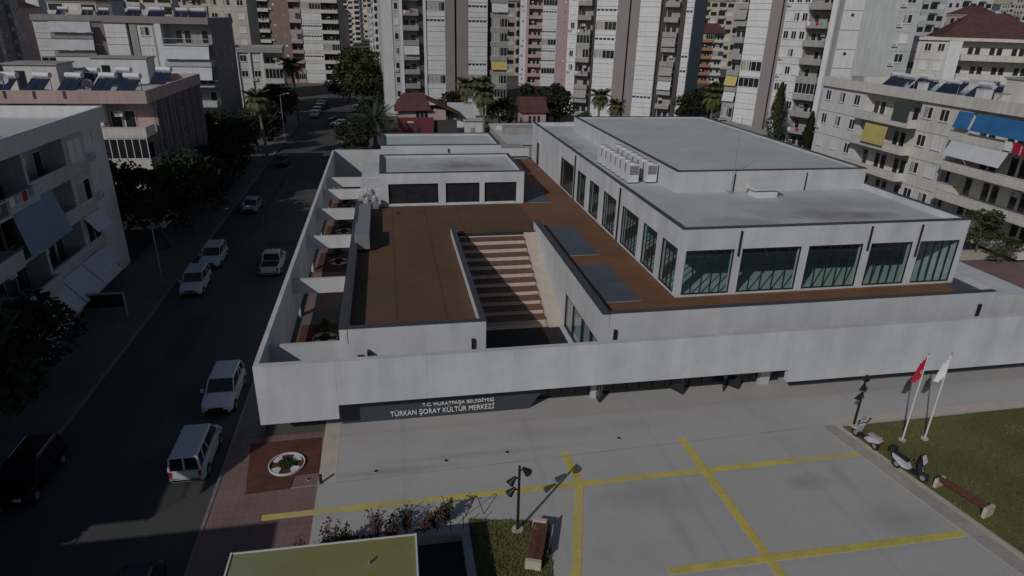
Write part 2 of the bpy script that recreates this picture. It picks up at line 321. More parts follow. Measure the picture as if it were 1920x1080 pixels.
# front wall in cast panels (recessed joints)
segs = [(-7.25, -3.27, 1.16)] + [(a, b, 2.0) for a, b in ((-3.27, 1.4), (1.4, 6.1), (6.1, 10.8), (10.8, 15.2), (15.2, 19.4), (19.4, 22.9))] + [(22.9, 24.0, 1.16), (24.0, 28.6, 1.16), (28.6, 33.2, 1.16), (33.2, 37.8, 1.16), (37.8, 42.6, 1.16), (42.6, 50, 1.16)]
g = MB()
for a, b, z in segs: g.box(a+0.003, b-0.003, 30.0, 30.36, z, 4.6, C)
part('front_wall', g, 'long floating white concrete wall facing the plaza')
g = MB(); g.box(-7.2, 50, 30.03, 30.33, 4.2, 4.58, C); part('wall_core', g)
for k, (a, b) in enumerate([(30.36+i*5.66, 30.36+(i+1)*5.66) for i in range(10)]):
    g = MB(); g.box(-7.25, -6.99, a+0.006, b-0.006, 1.0, 4.6, C); part('street_wall_panel', g)
for y in (33.1, 42.9, 52.4, 60.6, 68.0, 73.4, 87.0):
    x1 = -3.2 if y < 60 else (-2.9 if y < 65 else -1.0)
    g = MB(); g.box(-6.99, x1, y, y+0.3, 3.05 if y < 80 else 0.0, 4.1 if y < 80 else 4.6, C2); part('cross_beam', g)
# piers under the street wall
for y in (36, 45.5, 55, 64, 73.6, 83):
    g = MB(); g.box(-7.2, -7.03, y, y+0.5, 0, 1.0, C2); part('pier', g)
# courtyard ground, tree pits
g = MB(); g.box(-6.95, -3.2, 33.4, 46.5, -0.02, 0.10, M['pave']); g.box(-6.95, -3.2, 46.5, 87, -0.02, 0.101, M['brickp']); part('courtyard_floor', g)
for (y0, y1) in ((39.0, 44.0), (54.6, 59.6), (63.5, 68.2), (73.2, 77.5)):
    g = MB(); g.box(-6.8, -3.22, y0, y1, 0.05, 0.14, M['soil']); part('soil_bed', g)
# left block: walls, deck, parapets
L0, L1, F0 = -3.2, 5.0, 33.0
g = MB(); g.box(L0, L1, F0, 60.6, -0.02, 4.0, C2); part('left_block_wall', g)
g = MB(); g.box(-3.2, 4.7, F0+0.3, 60.6, 4.0, 4.2, M['deck']); part('deck', g, 'olive brown roof deck over the left block')
g = MB(); g.box(4.7, 12.3, 51.6, 60.6, 4.0, 4.202, M['deck']); g.box(-1.0, 18.1, 60.6, 82, 4.0, 4.198, M['deck2']); part('deck', g)
g = MB(); g.box(4.7, 18.1, 51.6, 82, 0, 4.0, C2); g.box(-3.2, 4.7, 60.6, 82, 0, 4.0, C2); part('rear_block_wall', g)
def parapet(x0, x1, y0, y1, z0, z1, cop=0.05, wide=0.03):
    g = MB(); g.box(x0, x1, y0, y1, z0, z1-cop, C2); o = part('parapet', g)
    g = MB(); g.box(x0-wide, x1+wide, y0-wide, y1+wide, z1-cop, z1, M['coping']); part('coping', g)
parapet(L0, L0+0.42, F0, 60.5, 4.0, 5.0)
parapet(L0+0.46, L1, F0, F0+0.3, 4.0, 5.0)
parapet(L1-0.3, L1, F0+0.34, 51.3, 4.0, 5.0)
# plant box on the left parapet (blue-grey duct) and dish units
t = thing('roof_duct', 'blue grey metal duct box on the left edge of the brown deck', 'duct', (-2.35, 49.5, 4.2))
g = MB(); g.box(-0.55, 0.55, -1.7, 1.7, 0.25, 1.35, M['steel']); g.build('casing', t)
for yy in (-1.4, 1.4): g = MB(); g.box(-0.5, 0.5, yy-0.08, yy+0.08, 0, 0.25, M['darkframe']); g.build('foot', t)
g = MB(); g.box(-0.5, 0.5, 1.7, 9.0, 0.3, 0.9, M['steel']); g.build('duct_run', t)
def dish(label, loc, rz, sz=0.5, group=None):
    t = thing('satellite_dish', label, 'satellite dish', loc, rz, group)
    g = MB(); g.tube((0,0,0), (0,0,0.7*sz/0.5), 0.03, 0.03, M['steel'], 6); g.build('mast', t)
    g = MB(); n = 12; pts = [(0, 0.08, 0.75*sz/0.5)]
    for k in range(n):
        a = 2*math.pi*k/n; pts.append((sz*math.cos(a), -0.12-0.25*sz*math.sin(a), 0.75*sz/0.5+sz*math.sin(a)))
    g.poly(pts, [(0, 1+k, 1+(k+1) % n) for k in range(n)], M['dish']); g.build('reflector', t)
    return t
# mechanical cluster by the pavilion corner
t = thing('rooftop_fan', 'cluster of shiny roof fans left of the glazed pavilion', 'roof fan', (-1.9, 60.0, 4.2))
for k, (x, y, h, rr_) in enumerate(((-0.75, 0.2, 1.3, 0.38), (0, 0.5, 1.7, 0.42), (0.35, -0.3, 1.2, 0.36), (-0.35, -0.5, 1.1, 0.34))):
    g = MB(); g.box(x-rr_, x+rr_, y-rr_, y+rr_, 0, h-0.35, M['steel']); g.tube((x, y, h-0.35), (x, y, h), rr_*0.9, rr_*0.8, M['greyb'], 12); g.tube((x, y, h), (x, y, h+0.1), rr_*0.4, rr_*0.3, M['tank'], 10); g.build('fan_unit', t)
# stair between the blocks
for i in range(11):
    y = 51.6-(i+1)*0.93; z = 4.2-(i+1)*0.382
    g = MB(); g.box(5.0, 10.9, y, 51.6, z-0.55 if z > 0.6 else 0, z-0.06, M['riser']); st = part('seating_step', g)
    g = MB(); g.box(5.0, 10.95, y-0.05, y+0.93, z-0.06, z, M['tread']); part('tread', g)
g = MB(); g.poly([(10.96, 51.6, 4.19), (12.0, 51.6, 4.19), (12.0, 41.0, 0.0), (10.96, 41.0, 0.0), (10.96, 51.6, -0.02), (12.0, 51.6, -0.02), (12.0, 41.0, -0.02), (10.96, 41.0, -0.02)], [(0,1,2,3), (7,6,5,4), (0,4,5,1), (1,5,6,2), (2,6,7,3), (3,7,4,0)], M['beige']); part('stair_flank', g)
g = MB(); g.box(5.0, 12.0, 33.0, 41.4, -0.02, 0.115, M['court']); part('courtyard_floor', g, 'shade-darkened brown sunken court at the foot of the seating steps')
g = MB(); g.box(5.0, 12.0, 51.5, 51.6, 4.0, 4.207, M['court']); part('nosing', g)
# right podium
g = MB(); g.box(12.3, 39.67, F0+0.3, 36.4, 0, 4.0, C2); g.box(12.3, 18.1, 36.4, 51.6, 0, 4.0, C2); g.box(39.3, 39.67, 36.4, 82, 0, 4.0, C2); g.box(12.0, 39.67, F0, F0+0.3, 0, 4.0, C2); part('podium_wall', g)
g = MB(); g.box(12.3, 39.4, F0+0.3, 36.5, 4.0, 4.2, M['deck2']); g.box(12.3, 18.2, 36.5, 60.6, 4.0, 4.204, M['deck2']); part('deck', g, 'reddish brown roof deck around the glazed hall')
# right stair wall with glazed opening (Y 33..41.3, z 0..2.87)
g = MB(); g.box(12.0, 12.3, 41.4, 52.3, 0, 4.0, C2); g.box(12.0, 12.3, F0+0.3, 41.4, 2.87, 4.0, C2); part('stair_side_wall', g)
t = MB(); t.box(12.06, 12.2, F0+0.3, 41.3, 0.16, 0.3, M['darkframe']); t.box(12.06, 12.2, F0+0.3, 41.3, 2.72, 2.86, M['darkframe'])
for y in (33.4, 35.3, 37.2, 39.3, 41.24): t.box(12.06, 12.2, y-0.05, y+0.05, 0.3, 2.72, M['darkframe'])
wo = part('window', t)
t = MB(); t.box(12.11, 12.116, F0+0.3, 41.3, 0.3, 2.72, GLASS); q = part('pane', t, parent=wo)
g = MB(); g.box(12.3, 16.0, F0+0.3, 41.4, -0.02, 0.14, M['hall_in']); part('lobby_floor', g)
g = MB(); g.box(11.7, 12.06, F0, 41.4, 0.0, 0.159, C2); part('window_plinth', g)
parapet(12.0, 12.42, F0, 52.3, 4.0, 5.0, wide=0.05)
parapet(12.46, 39.4, F0, F0+0.3, 4.0, 5.0)
g = MB(); g.box(12.42, 12.62, F0+0.35, 52.2, 4.2, 4.55, M['coping']); part('gutter', g)
g = MB()
for (y0, y1) in ((36.2, 43.0), (45.1, 52.6), (60.6, 66.5)):  # rearmost panel paints shade on the deck as a slate blue sheet
    g = MB(); g.box(13.35, 15.6, y0, y1, 4.2, 4.235, M['skylight_and_shade']); g.box(13.30, 15.65, y0-0.05, y0, 4.2, 4.26, M['steel']); part('skylight_and_shade', g, 'slate blue deck panel, the rearmost one standing in for shade')
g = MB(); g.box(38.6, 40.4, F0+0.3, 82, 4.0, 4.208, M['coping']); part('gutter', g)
# white ledge right of the podium
g = MB(); g.box(40.4, 42.6, F0+0.3, 84, 4.0, 4.62, C); part('side_ledge', g)
g = MB(); g.box(39.68, 52, F0, F0+0.3, 0, 4.62, C2); part('podium_wall', g)
g = MB(); g.box(42.3, 42.6, F0+0.3, 84, 0, 4.0, C); part('side_wall', g)
# soffit and glazed base under the front wall
g = MB(); g.box(-3.2, 24, 30.36, 33.0, 2.25, 2.5, C2); part('soffit', g)
g = MB(); g.box(24.0, 50, 31.12, 31.3, 0, 2.25, M['sign']); g.box(23.4, 50, 30.36, 31.12, 2.0, 2.2, C2); part('plinth_wall', g)
g = MB(); g.box(7.4, 23.7, 32.0, 32.05, 0.1, 2.25, M['winglass'])
for k in range(20):
    x = 7.8+k*0.82
    g.box(x-0.03, x+0.03, 31.95, 32.0, 0.1, 2.25, M['darkframe'])
g.box(7.4, 23.7, 31.94, 32.0, 0.1, 0.2, M['darkframe']); part('entrance_glazing', g)
for x in (11.2, 22.2):
    g = MB(); g.box(x, x+0.65, 31.6, 31.94, 0.1, 2.25, C2); part('column', g)
for x, a in ((16.4, 60), (19.9, 115), (20.0, 50), (11.5, 88)):
    g = MB(); g.box(0, 0.95, -0.025, 0.025, 0.12, 2.2, M['darkframe']); g.box(0.08, 0.87, -0.03, 0.03, 0.4, 2.1, M['winglass'])
    o = g.build('door', cc, (x, 1.95, 0), (0, 0, -R(a))); g = MB(); g.box(0.8, 0.84, -0.08, 0.08, 1.0, 1.5, M['steel']); g.build('handle', o)
# sign board with lettering
g = MB(); g.poly([(-3.27, 31.05, 0.02), (7.15, 31.05, 0.02), (7.95, 31.05, 1.1), (7.95, 31.05, 2.25), (-3.27, 31.05, 2.25), (-3.27, 31.3, 0.02), (7.15, 31.3, 0.02), (7.95, 31.3, 1.1), (7.95, 31.3, 2.25), (-3.27, 31.3, 2.25)],
    [(0,1,2,3,4), (9,8,7,6,5), (0,5,6,1), (1,6,7,2), (2,7,8,3), (3,8,9,4), (4,9,5,0)], M['sign'])
sb = part('sign_board', g)
def text(s, x, z, size, wd):
    cu = bpy.data.curves.new('lettering', 'FONT'); cu.body = s; cu.size = size; cu.extrude = 0.02; cu.align_x = 'LEFT'
    o = bpy.data.objects.new('t', cu); COL.objects.link(o); bpy.context.view_layer.update()
    me = bpy.data.meshes.new_from_object(o); bpy.data.objects.remove(o)
    mx = max(v.co.x for v in me.vertices); mn = min(v.co.x for v in me.vertices); sc = wd/(mx-mn)
    for v in me.vertices: v.co = Vector(((v.co.x-mn)*sc, v.co.y, v.co.z))
    me.materials.clear(); me.materials.append(M['letter'])
    q = link('lettering', me, sb, (x, 31.02, z), (R(90), 0, 0)); return q
text('T\u00dcRKAN \u015eORAY K\u00dcLT\u00dcR MERKEZ\u0130', -0.63, 0.36, 0.44, 5.85)
text('T.C. MURATPA\u015eA BELED\u0130YES\u0130', 1.15, 0.85, 0.27, 4.05)
# drains on the concrete faces
def drain(x0, x1, y0, y1, z0, z1, m='black'):
    g = MB(); g.box(x0, x1, y0, y1, z0, z1, M[m]); part('drain_pipe', g)
drain(4.15, 4.33, 32.86, 33.0, 2.6, 3.9); drain(12.75, 12.93, 32.86, 33.0, 2.9, 3.9); drain(38.3, 38.5, 32.86, 33.0, 2.6, 4.1)
drain(-2.3, -1.95, 32.9, 33.0, 1.5, 3.3); drain(-1.75, -1.6, 32.6, 33.0, 1.5, 3.6)
# ---- hall
HX0, HX1, HY0, HY1, HT = 18.12, 39.4, 36.44, 81.5, 8.96
hz0, hz1 = 4.35, 7.45
g = MB(); g.box(HX0, HX1, HY0+0.0, HY0+0.3, 4.2, hz0, C2); g.box(HX0, HX0+0.3, HY0+0.3, 67.0, 4.2, hz0, C2); part('sill', g)
g = MB(); g.box(HX0, HX1, HY0, HY0+0.35, hz1, 8.9, C); g.box(HX0, HX0+0.35, HY0+0.35, HY1, hz1, 8.9, C); g.box(HX1-0.35, HX1, HY0+0.35, HY1, hz1, 8.9, C); g.box(HX0+0.35, HX1-0.35, HY1-0.35, HY1, hz1, 8.9, C); part('fascia', g)
g = MB(); g.box(HX0, HX0+0.35, 67.0, HY1, 4.2, hz1, C); g.box(HX0+0.35, HX1, HY1-0.35, HY1, 4.2, hz1, C); part('hall_wall', g)
g = MB(); g.box(HX0+0.35, HX1-0.35, HY0+0.35, HY1-0.35, 8.2, 8.46, M['roof']); part('roof', g, 'pale grey stained membrane roof of the hall')
g = MB(); g.box(HX0-0.04, HX0+0.30, HY0-0.04, HY1, 8.9, 8.96, M['coping']); g.box(HX0+0.30, HX1+0.04, HY0-0.04, HY0+0.30, 8.9, 8.96, M['coping']); g.box(HX1-0.3, HX1+0.04, HY0+0.3, HY1, 8.9, 8.96, M['coping']); part('coping', g)
g = MB(); g.box(HX0+0.3, HX1-0.3, HY0+0.3, HY1-0.4, 4.0, 4.3, M['hall_in']); part('hall_floor', g)
g = MB(); g.box(24.5, HX1-0.3, 44.0, HY1-0.4, 4.3, 8.2, M['sign']); part('hall_core', g)
# left bays
LB = [(36.9, 39.4), (40.3, 42.9), (43.9, 47.5), (49.0, 52.3), (53.6, 56.4), (57.75, 60.5), (62.0, 67.0)]
edges = [HY0]+[e for b in LB for e in b]+[67.0]
for k in range(0, len(edges)-1, 2):
    a, b = edges[k], edges[k+1]
    if b-a > 0.05: g = MB(); g.box(HX0, HX0+0.4, a, b, hz0, hz1, C); part('column', g)
def bay(axis, a, b, nm):
    g = MB(); p = MB()
    def bx(mb, u0, u1, d0, d1, z0, z1, mm):
        if axis == 'Y': mb.box(HX0+d0, HX0+d1, u0, u1, z0, z1, mm)
        else: mb.box(u0, u1, HY0+d0, HY0+d1, z0, z1, mm)
    bx(g, a, b, 0.02, 0.10, hz0, hz0+0.08, M['darkframe']); bx(g, a, b, 0.02, 0.10, hz1-0.08, hz1, M['darkframe'])
    bx(g, a, a+0.07, 0.02, 0.10, hz0+0.08, hz1-0.08, M['darkframe']); bx(g, b-0.07, b, 0.02, 0.10, hz0+0.08, hz1-0.08, M['darkframe'])
    for i in range(1, nm):
        u = a+(b-a)*i/nm; bx(g, u-0.03, u+0.03, 0.02, 0.10, hz0+0.08, hz1-0.08, M['darkframe'])
    wn = part('window', g)
    bx(p, a+0.07, b-0.07, 0.05, 0.056, hz0+0.08, hz1-0.08, GLASS); part('pane', p, parent=wn)
for a, b in LB: bay('Y', a, b, max(4, int((b-a)/0.55)))
FB = [(18.5, 21.9), (22.45, 26.75), (27.3, 31.4), (32.0, 35.25), (35.85, 39.0)]
for a, b in FB: bay('X', a, b, 5)
ed = [HX0+0.36]+[e for b in FB for e in b]+[HX1]
for k in range(0, len(ed)-1, 2):
    g = MB(); g.box(ed[k], ed[k+1], HY0, HY0+0.4, hz0, hz1, C); part('column', g)
g = MB(); g.box(HX1-0.4, HX1, HY0+0.4, HY1, 4.2, hz1, C); part('hall_wall', g)
for x in (22.15, 31.7, 35.6, 27.0)[:3]:
    g = MB(); g.tube((x, HY0-0.09, 6.4 if x > 35 else 7.0), (x, HY0-0.09, 8.7), 0.07, 0.07, M['black'], 8); part('drain_pipe', g)
for y in (48.1, 61.3):
    g = MB(); g.tube((HX0-0.09, y, 4.3), (HX0-0.09, y, 8.7), 0.07, 0.07, M['black'], 8); part('drain_pipe', g)
g = MB(); g.box(HX0-0.02, HX0, 77.6, 78.8, 4.25, 6.9, M['darkframe']); part('door', g)
# penthouse
PX0, PX1, PY0, PY1, PT = 22.25, 39.1, 47.07, 77.3, 10.21
g = MB(); g.box(PX0, PX1, PY0, PY1, 8.40, PT-0.35, C2); part('penthouse_wall', g)
g = MB(); g.box(PX0+0.3, PX1-0.3, PY0+0.3, PY1-0.3, PT-0.35, PT-0.22, M['roof']); part('penthouse_roof', g)
for (x0, x1, y0, y1) in ((PX0, PX0+0.3, PY0, PY1), (PX1-0.3, PX1, PY0, PY1), (PX0+0.3, PX1-0.3, PY0, PY0+0.3), (PX0+0.3, PX1-0.3, PY1-0.3, PY1)):
    g = MB(); g.box(x0, x1, y0, y1, PT-0.35, PT-0.06, C2); g.box(x0-0.02, x1+0.02, y0-0.02, y1+0.02, PT-0.06, PT, M['coping']); part('parapet', g)
for x in (33.6, 27.2):
    g = MB(); g.tube((x, PY0-0.07, 8.46), (x, PY0-0.07, 9.9), 0.05, 0.05, M['black'], 8); part('drain_pipe', g)
# pavilions
def pavilion(x0, x1, y0, y1, z0, z1, bays=None):
    g = MB()
    if bays:
        g.box(x0, x1, y0, y0+0.3, 6.35, z1-0.06, C); e = [x0]+[k for b in bays for k in b]+[x1]
        for k in range(0, len(e)-1, 2): g.box(e[k], e[k+1], y0, y0+0.3, z0, 6.35, C)
        for a, b in bays: g.box(a, b, y0, y0+0.3, z0, z0+0.12, C)
        g.box(x0, x1, y0+0.3, y1, z0, z1-0.35, C2)
    else: g.box(x0, x1, y0, y1, z0, z1-0.35, C2); g.box(x0, x1, y0-0.3, y0, z0, z1-0.06, C2)
    part('pavilion_wall', g)
    g = MB(); g.box(x0+0.3, x1-0.3, y0+0.3, y1-0.3, z1-0.35, z1-0.30, M['roof']); part('roof', g)
    yf = y0+0.3 if bays else y0
    for (a, b, c, dd) in ((x0, x0+0.3, yf, y1), (x1-0.3, x1, yf, y1), (x0+0.3, x1-0.3, y1-0.3, y1)):
        g = MB(); g.box(a, b, c, dd, z1-0.35, z1-0.06, C2); part('parapet', g)
    ys = y0 if bays else y0-0.3
    for (a, b, c, dd) in ((x0, x0+0.3, ys+0.3, y1), (x1-0.3, x1, ys+0.3, y1), (x0+0.3, x1-0.3, y1-0.3, y1), (x0, x1, ys, ys+0.3)):
        g = MB(); g.box(a-0.02, b+0.02, c-0.02, dd+0.02, z1-0.06, z1, M['coping']); part('coping', g)
    if bays:
        for a, b in bays:
            g = MB(); g.box(a, b, y0+0.22, y0+0.297, z0+0.12, 6.35, M['winglass']); g.box(a, a+0.06, y0+0.1, y0+0.22, z0+0.12, 6.35, M['darkframe']); g.box(b-0.06, b, y0+0.1, y0+0.22, z0+0.12, 6.35, M['darkframe']); g.box(a+0.06, b-0.06, y0+0.1, y0+0.22, 6.25, 6.35, M['darkframe'])
            g.box(a+0.06, b-0.06, y0+0.05, y0+0.22, z0+0.12, z0+0.2, M['frame']); part('window', g)
# wall of pavilion starts recess for the glass: front skin 0.3 m
pavilion(-1.0, 12.78, 60.6, 69.4, 4.2, 7.42, [(-0.25, 4.45), (5.15, 8.42), (8.9, 12.05)])
pavilion(-0.85, 11.95, 69.75, 77.2, 4.2, 8.38)
drain(6.2, 6.35, 69.33, 69.44, 7.55, 7.95)

# roof equipment: condensers in two rows (things of their own)
def condenser():
    t = thing('air_conditioner', 'x', 'air conditioner', (0,0,0), 0, 'outdoor air conditioning units on the hall roof')
    g = MB(); g.box(-0.45, 0.45, -0.4, 0.4, 0.1, 1.6, M['tank']); g.build('casing', t)
    g = MB(); g.box(-0.38, 0.38, -0.425, -0.405, 0.75, 1.5, M['greyb'])
    for k in range(6): g.box(-0.38, 0.38, -0.44, -0.43, 0.8+k*0.115, 0.83+k*0.115, M['darkframe'])
    g.build('grille', t)
    g = MB(); g.tube((0, 0, 1.6), (0, 0, 1.72), 0.36, 0.36, M['tank'], 14); g.tube((0, 0, 1.722), (0, 0, 1.73), 0.29, 0.29, M['greyb'], 14); g.build('fan_guard', t)
    for yy in (-0.36, 0.26): g = MB(); g.box(-0.45, 0.45, yy, yy+0.1, 0, 0.1, M['darkframe']); g.build('foot', t)
    return t
ac = condenser(); first = True
ordn = ['nearest', 'second', 'third', 'fourth', 'fifth', 'sixth', 'seventh', 'eighth', 'ninth']
for row, x in (('outer', 19.95), ('inner', 21.55)):
    for k in range(7):
        lb = f'{ordn[k]} white air conditioning unit from the near end, {row} roof row' if k else f'white air conditioning unit at the near end of the {row} roof row'
        o = ac if first else copy_tree(ac, (0, 0, 0))
        first = False
        o.location = (x, 50.8+k*1.3, 8.46); o['label'] = lb
t = thing('roof_ventilator', 'low white vent housing with sloped hood in front of the penthouse', 'roof vent', (29.0, 45.6, 8.46))
g = MB(); g.box(-0.9, 0.9, -0.6, 0.6, 0, 0.5, M['tank']); g.build('casing', t)
g = MB(); g.poly([(-1.15, -0.8, 0.72), (1.15, -0.8, 0.72), (1.15, 0.8, 0.95), (-1.15, 0.8, 0.95), (-1.15, -0.8, 0.62), (1.15, -0.8, 0.62), (1.15, 0.8, 0.5), (-1.15, 0.8, 0.5)], [(0,1,2,3), (7,6,5,4), (0,4,5,1), (1,5,6,2), (2,6,7,3), (3,7,4,0)], M['frame']); g.build('hood', t)
t = thing('antenna_mast', 'thin grey antenna mast standing before the penthouse wall', 'mast', (26.8, 46.6, 8.46))
g = MB(); g.tube((0, 0, 0), (0, 0, 6.0), 0.035, 0.02, M['steel'], 6); g.build('pole', t)
g = MB(); g.box(-0.25, 0.25, -0.25, 0.25, 0, 0.12, M['greyb']); g.build('base', t)
t = thing('hose_reel', 'small dark red box lying on the brown deck before the pavilion', 'box', (0.2, 58.0, 4.2))
g = MB(); g.prism([(-0.3, -0.15), (0.25, -0.2), (0.3, 0.12), (-0.22, 0.18)], 0, 0.25, M['redpaint']); g.build('body', t)
g = MB(); g.tube((-0.3, 0, 0.2), (0.3, 0, 0.2), 0.12, 0.12, M['wood'], 8); g.build('roll', t)
# ================================================================ APARTMENT BUILDINGS
CACHE = {}
def cached(key, fn):
    if key not in CACHE:
        g = MB(); fn(g); CACHE[key] = g.mesh(key[0])
    return CACHE[key]
def put(b, name, me, P, ang, z):
    o = link(name, me, b, (P[0]-b.location.x, P[1]-b.location.y, z-b.location.z), (0, 0, ang)); return o
def shift(P, ang, u, dout=0):
    return (P[0]+u*math.cos(ang)+dout*math.sin(ang), P[1]+u*math.sin(ang)-dout*math.cos(ang))
def win_mesh(wd, ht, nm, fr='frame', gl='winglass', cur=0):
    def fn(g):
        t = 0.07
        g.box(0, wd, -0.05, 0.0, 0, t, M[fr]); g.box(0, wd, -0.05, 0.0, ht-t, ht, M[fr])
        for i in range(nm+1):
            u = (wd-t)*i/nm; g.box(u, u+t, -0.05, 0.0, t, ht-t, M[fr])
        g.box(t, wd-t, -0.02, 0.0, t, ht-t, M[gl])
        if cur: g.box(t+0.1, t+0.1+(wd-2*t)*cur, -0.026, -0.021, t, ht-t, M['curtain'])
    return cached(('window', round(wd, 2), round(ht, 2), nm, fr, gl, cur), fn)
def ac_mesh():
    def fn(g): g.box(0, 0.8, -0.32, 0, 0, 0.55, M['tank']); g.box(0.1, 0.5, -0.33, -0.321, 0.08, 0.47, M['greyb'])
    return cached(('ac_unit',), fn)
def strip(b, P, ang, u0, u1, typ, nf, fh, z0, rr, o):
    wd = u1-u0; Q = shift(P, ang, u0); top = nf*fh
    wm = o.get('wall', 'white')
    if typ in ('blank', 'pier', 'slot', 'panel', 'win', 'winsmall'):
        dd = {'pier': -0.35, 'slot': 0.9, 'blank': -0.12}.get(typ, 0)
        mm = {'slot': 'slot', 'pier': 'whitepanel'}.get(typ, wm)
        def fn(g): g.box(0.0, wd, dd, 1.495, 0, top, M[mm])
        put(b, 'wall_panel' if typ != 'pier' else 'pier', cached(('wall_panel', round(wd, 2), dd, top, mm), fn), Q, ang, z0)
    for k in range(nf):
        z = z0+k*fh; v = rr.random()
        if typ == 'panel':
            def sp(g):
                g.box(0.04, wd-0.04, -0.16, -0.002, 0.0, 0.98, M[o.get('pm', 'whitepanel')]); g.box(0.02, wd-0.02, -0.22, -0.002, 0.98, 1.03, M['frame'])
            put(b, 'spandrel', cached(('spandrel', round(wd, 2), o.get('pm')), sp), Q, ang, z)
            nm = max(2, int(wd/0.85))
            if v < 0.22: put(b, 'window', win_mesh(wd-0.16, fh-1.2, nm, cur=rr.choice((0, 0.4, 0.7))), shift(Q, ang, 0.08, 0.01), ang, z+1.05)
            elif v < 0.45:
                def sh(g):
                    g.box(0.06, wd-0.06, -0.12, -0.002, 1.06, 1.95, M['whitepanel'])
                    for i in range(nm): g.box(0.1+i*(wd-0.2)/nm, 0.1+(i+0.72)*(wd-0.2)/nm, -0.05, -0.003, 2.0, 2.35, M['winglass'])
                    g.box(0.06, wd-0.06, -0.12, -0.002, 2.4, fh-0.1, M['whitepanel'])
                put(b, 'shutter', cached(('shutter', round(wd, 2), fh, 1), sh), Q, ang, z)
            else:
                def sh2(g):
                    g.box(0.06, wd-0.06, -0.12, -0.002, 1.05, fh-0.09, M['whitepanel']); g.box(0.06, wd-0.06, -0.13, -0.121, 1.7, 1.73, M['greyb'])
                put(b, 'shutter', cached(('shutter', round(wd, 2), fh, 2), sh2), Q, ang, z)
        elif typ == 'balcony':
            bul = o.get('out', 0.3); pm = o.get('par', 'greyb')
            def bal(g):
                g.box(0.05, wd-0.05, -bul, 1.48, 0, 0.14, M[pm])
                g.box(0.05, wd-0.05, -bul-0.02, -bul+0.1, 0.14, 1.0, M[pm]); g.box(0.05, 0.15, -bul+0.1, 1.2, 0.14, 1.0, M[pm]); g.box(wd-0.15, wd-0.05, -bul+0.1, 1.2, 0.14, 1.0, M[pm])
                g.box(0.03, wd-0.03, -bul-0.06, -bul+0.14, 1.0, 1.04, M['frame'])
            def balr(g):
                g.box(0.05, wd-0.05, -bul, 1.48, 0, 0.2, M[pm])
                g.box(0.07, wd-0.07, -bul+0.02, -bul+0.06, 1.0, 1.05, M['frame'])
                n = max(4, int(wd/0.22))
                for i in range(n+1): g.box(0.07+(wd-0.17)*i/n, 0.10+(wd-0.17)*i/n, -bul+0.03, -bul+0.05, 0.2, 1.0, M['rail'])
            fn = balr if o.get('rail') and v < o['rail'] else bal
            put(b, 'balcony', cached(('balcony', round(wd, 2), bul, pm, fn is balr), fn), Q, ang, z)
            def door(g):
                g.box(0.02, wd-0.02, 1.40, 1.49, 0.0, fh-0.02, M[o.get('back', wm)]); n = max(2, int((wd-0.4)/1.1))
                for i in range(n):
                    if (i+k) % 3 != 2:
                        a0 = 0.25+i*(wd-0.5)/n; g.box(a0, a0+(wd-0.5)/n*0.82, 1.33, 1.40, 0.2, 2.25, M['frame']); g.box(a0+0.07, a0+(wd-0.5)/n*0.82-0.07, 1.31, 1.33, 0.28, 2.18, M['winglass'])
            put(b, 'balcony_door', cached(('balcony_door', round(wd, 2), fh, k % 3, o.get('back', wm)), door), Q, ang, z)
            v2 = rr.random()
            if v2 < o.get('glaz', 0.2): put(b, 'glazing', win_mesh(wd-0.2, fh-1.1, max(3, int(wd/0.7)), 'frame', 'winglass', rr.choice((0, 0.5))), shift(Q, ang, 0.1, bul-0.02), ang, z+1.05)
            elif v2 < o.get('glaz', 0.2)+o.get('awn', 0.0):
                am = rr.choice(o.get('awm', ['awnwhite']))
                def aw(g): g.poly([(0.1, -bul, fh-0.15), (wd-0.1, -bul, fh-0.15), (wd-0.1, -bul-0.55, 1.15), (0.1, -bul-0.55, 1.15), (0.1, -bul+0.03, fh-0.12), (wd-0.1, -bul+0.03, fh-0.12), (wd-0.1, -bul-0.51, 1.15), (0.1, -bul-0.51, 1.15)], [(0,1,2,3), (7,6,5,4), (0,4,5,1), (1,5,6,2), (2,6,7,3), (3,7,4,0)], M[am])
                put(b, 'awning', cached(('awning', round(wd, 2), fh, bul, am), aw), Q, ang, z)
            elif v2 > 0.86:
                def cl(g):
                    for i in range(4): g.box(0.3+i*wd*0.2, 0.3+i*wd*0.2+wd*0.13, -bul-0.06, -bul-0.03, 0.45+0.1*(i % 2), 1.05, M[('whitecloth', 'curtain', 'redcloth', 'awnpale')[i]])
                put(b, 'laundry', cached(('laundry', round(wd, 2), bul), cl), Q, ang, z)
            if rr.random() < 0.3: put(b, 'ac_unit', ac_mesh(), shift(Q, ang, wd*rr.uniform(0.1, 0.6), -1.2), ang, z+1.7)
        elif typ in ('win', 'winsmall'):
            if rr.random() < 0.3 and wd > 1.6: put(b, 'ac_unit', ac_mesh(), shift(Q, ang, 0.12, 0.02), ang, z+0.55)
            n = o.get('n', 2 if typ == 'win' else 1); ww = o.get('ww', min(1.5, wd/n*0.62) if typ == 'win' else min(0.6, wd*0.4)); wh = o.get('wh', 1.35 if typ == 'win' else 0.6)
            for i in range(n):
                u = wd*(i+0.5)/n-ww/2; closed = rr.random() < o.get('closed', 0.3)
                put(b, 'window', win_mesh(ww, wh, 2 if ww > 0.9 else 1, 'frame', 'whitepanel' if closed else 'winglass', 0 if closed else rr.choice((0, 0, 0.45))), shift(Q, ang, u, 0.003), ang, z+fh-0.5-wh)
                if typ == 'win' and wh > 1:
                    def si(g): g.box(-0.08, ww+0.08, -0.12, -0.0, -0.08, -0.0, M['frame'])
                    put(b, 'sill', cached(('sill', round(ww, 2)), si), shift(Q, ang, u, 0.004), ang, z+fh-0.5-wh)
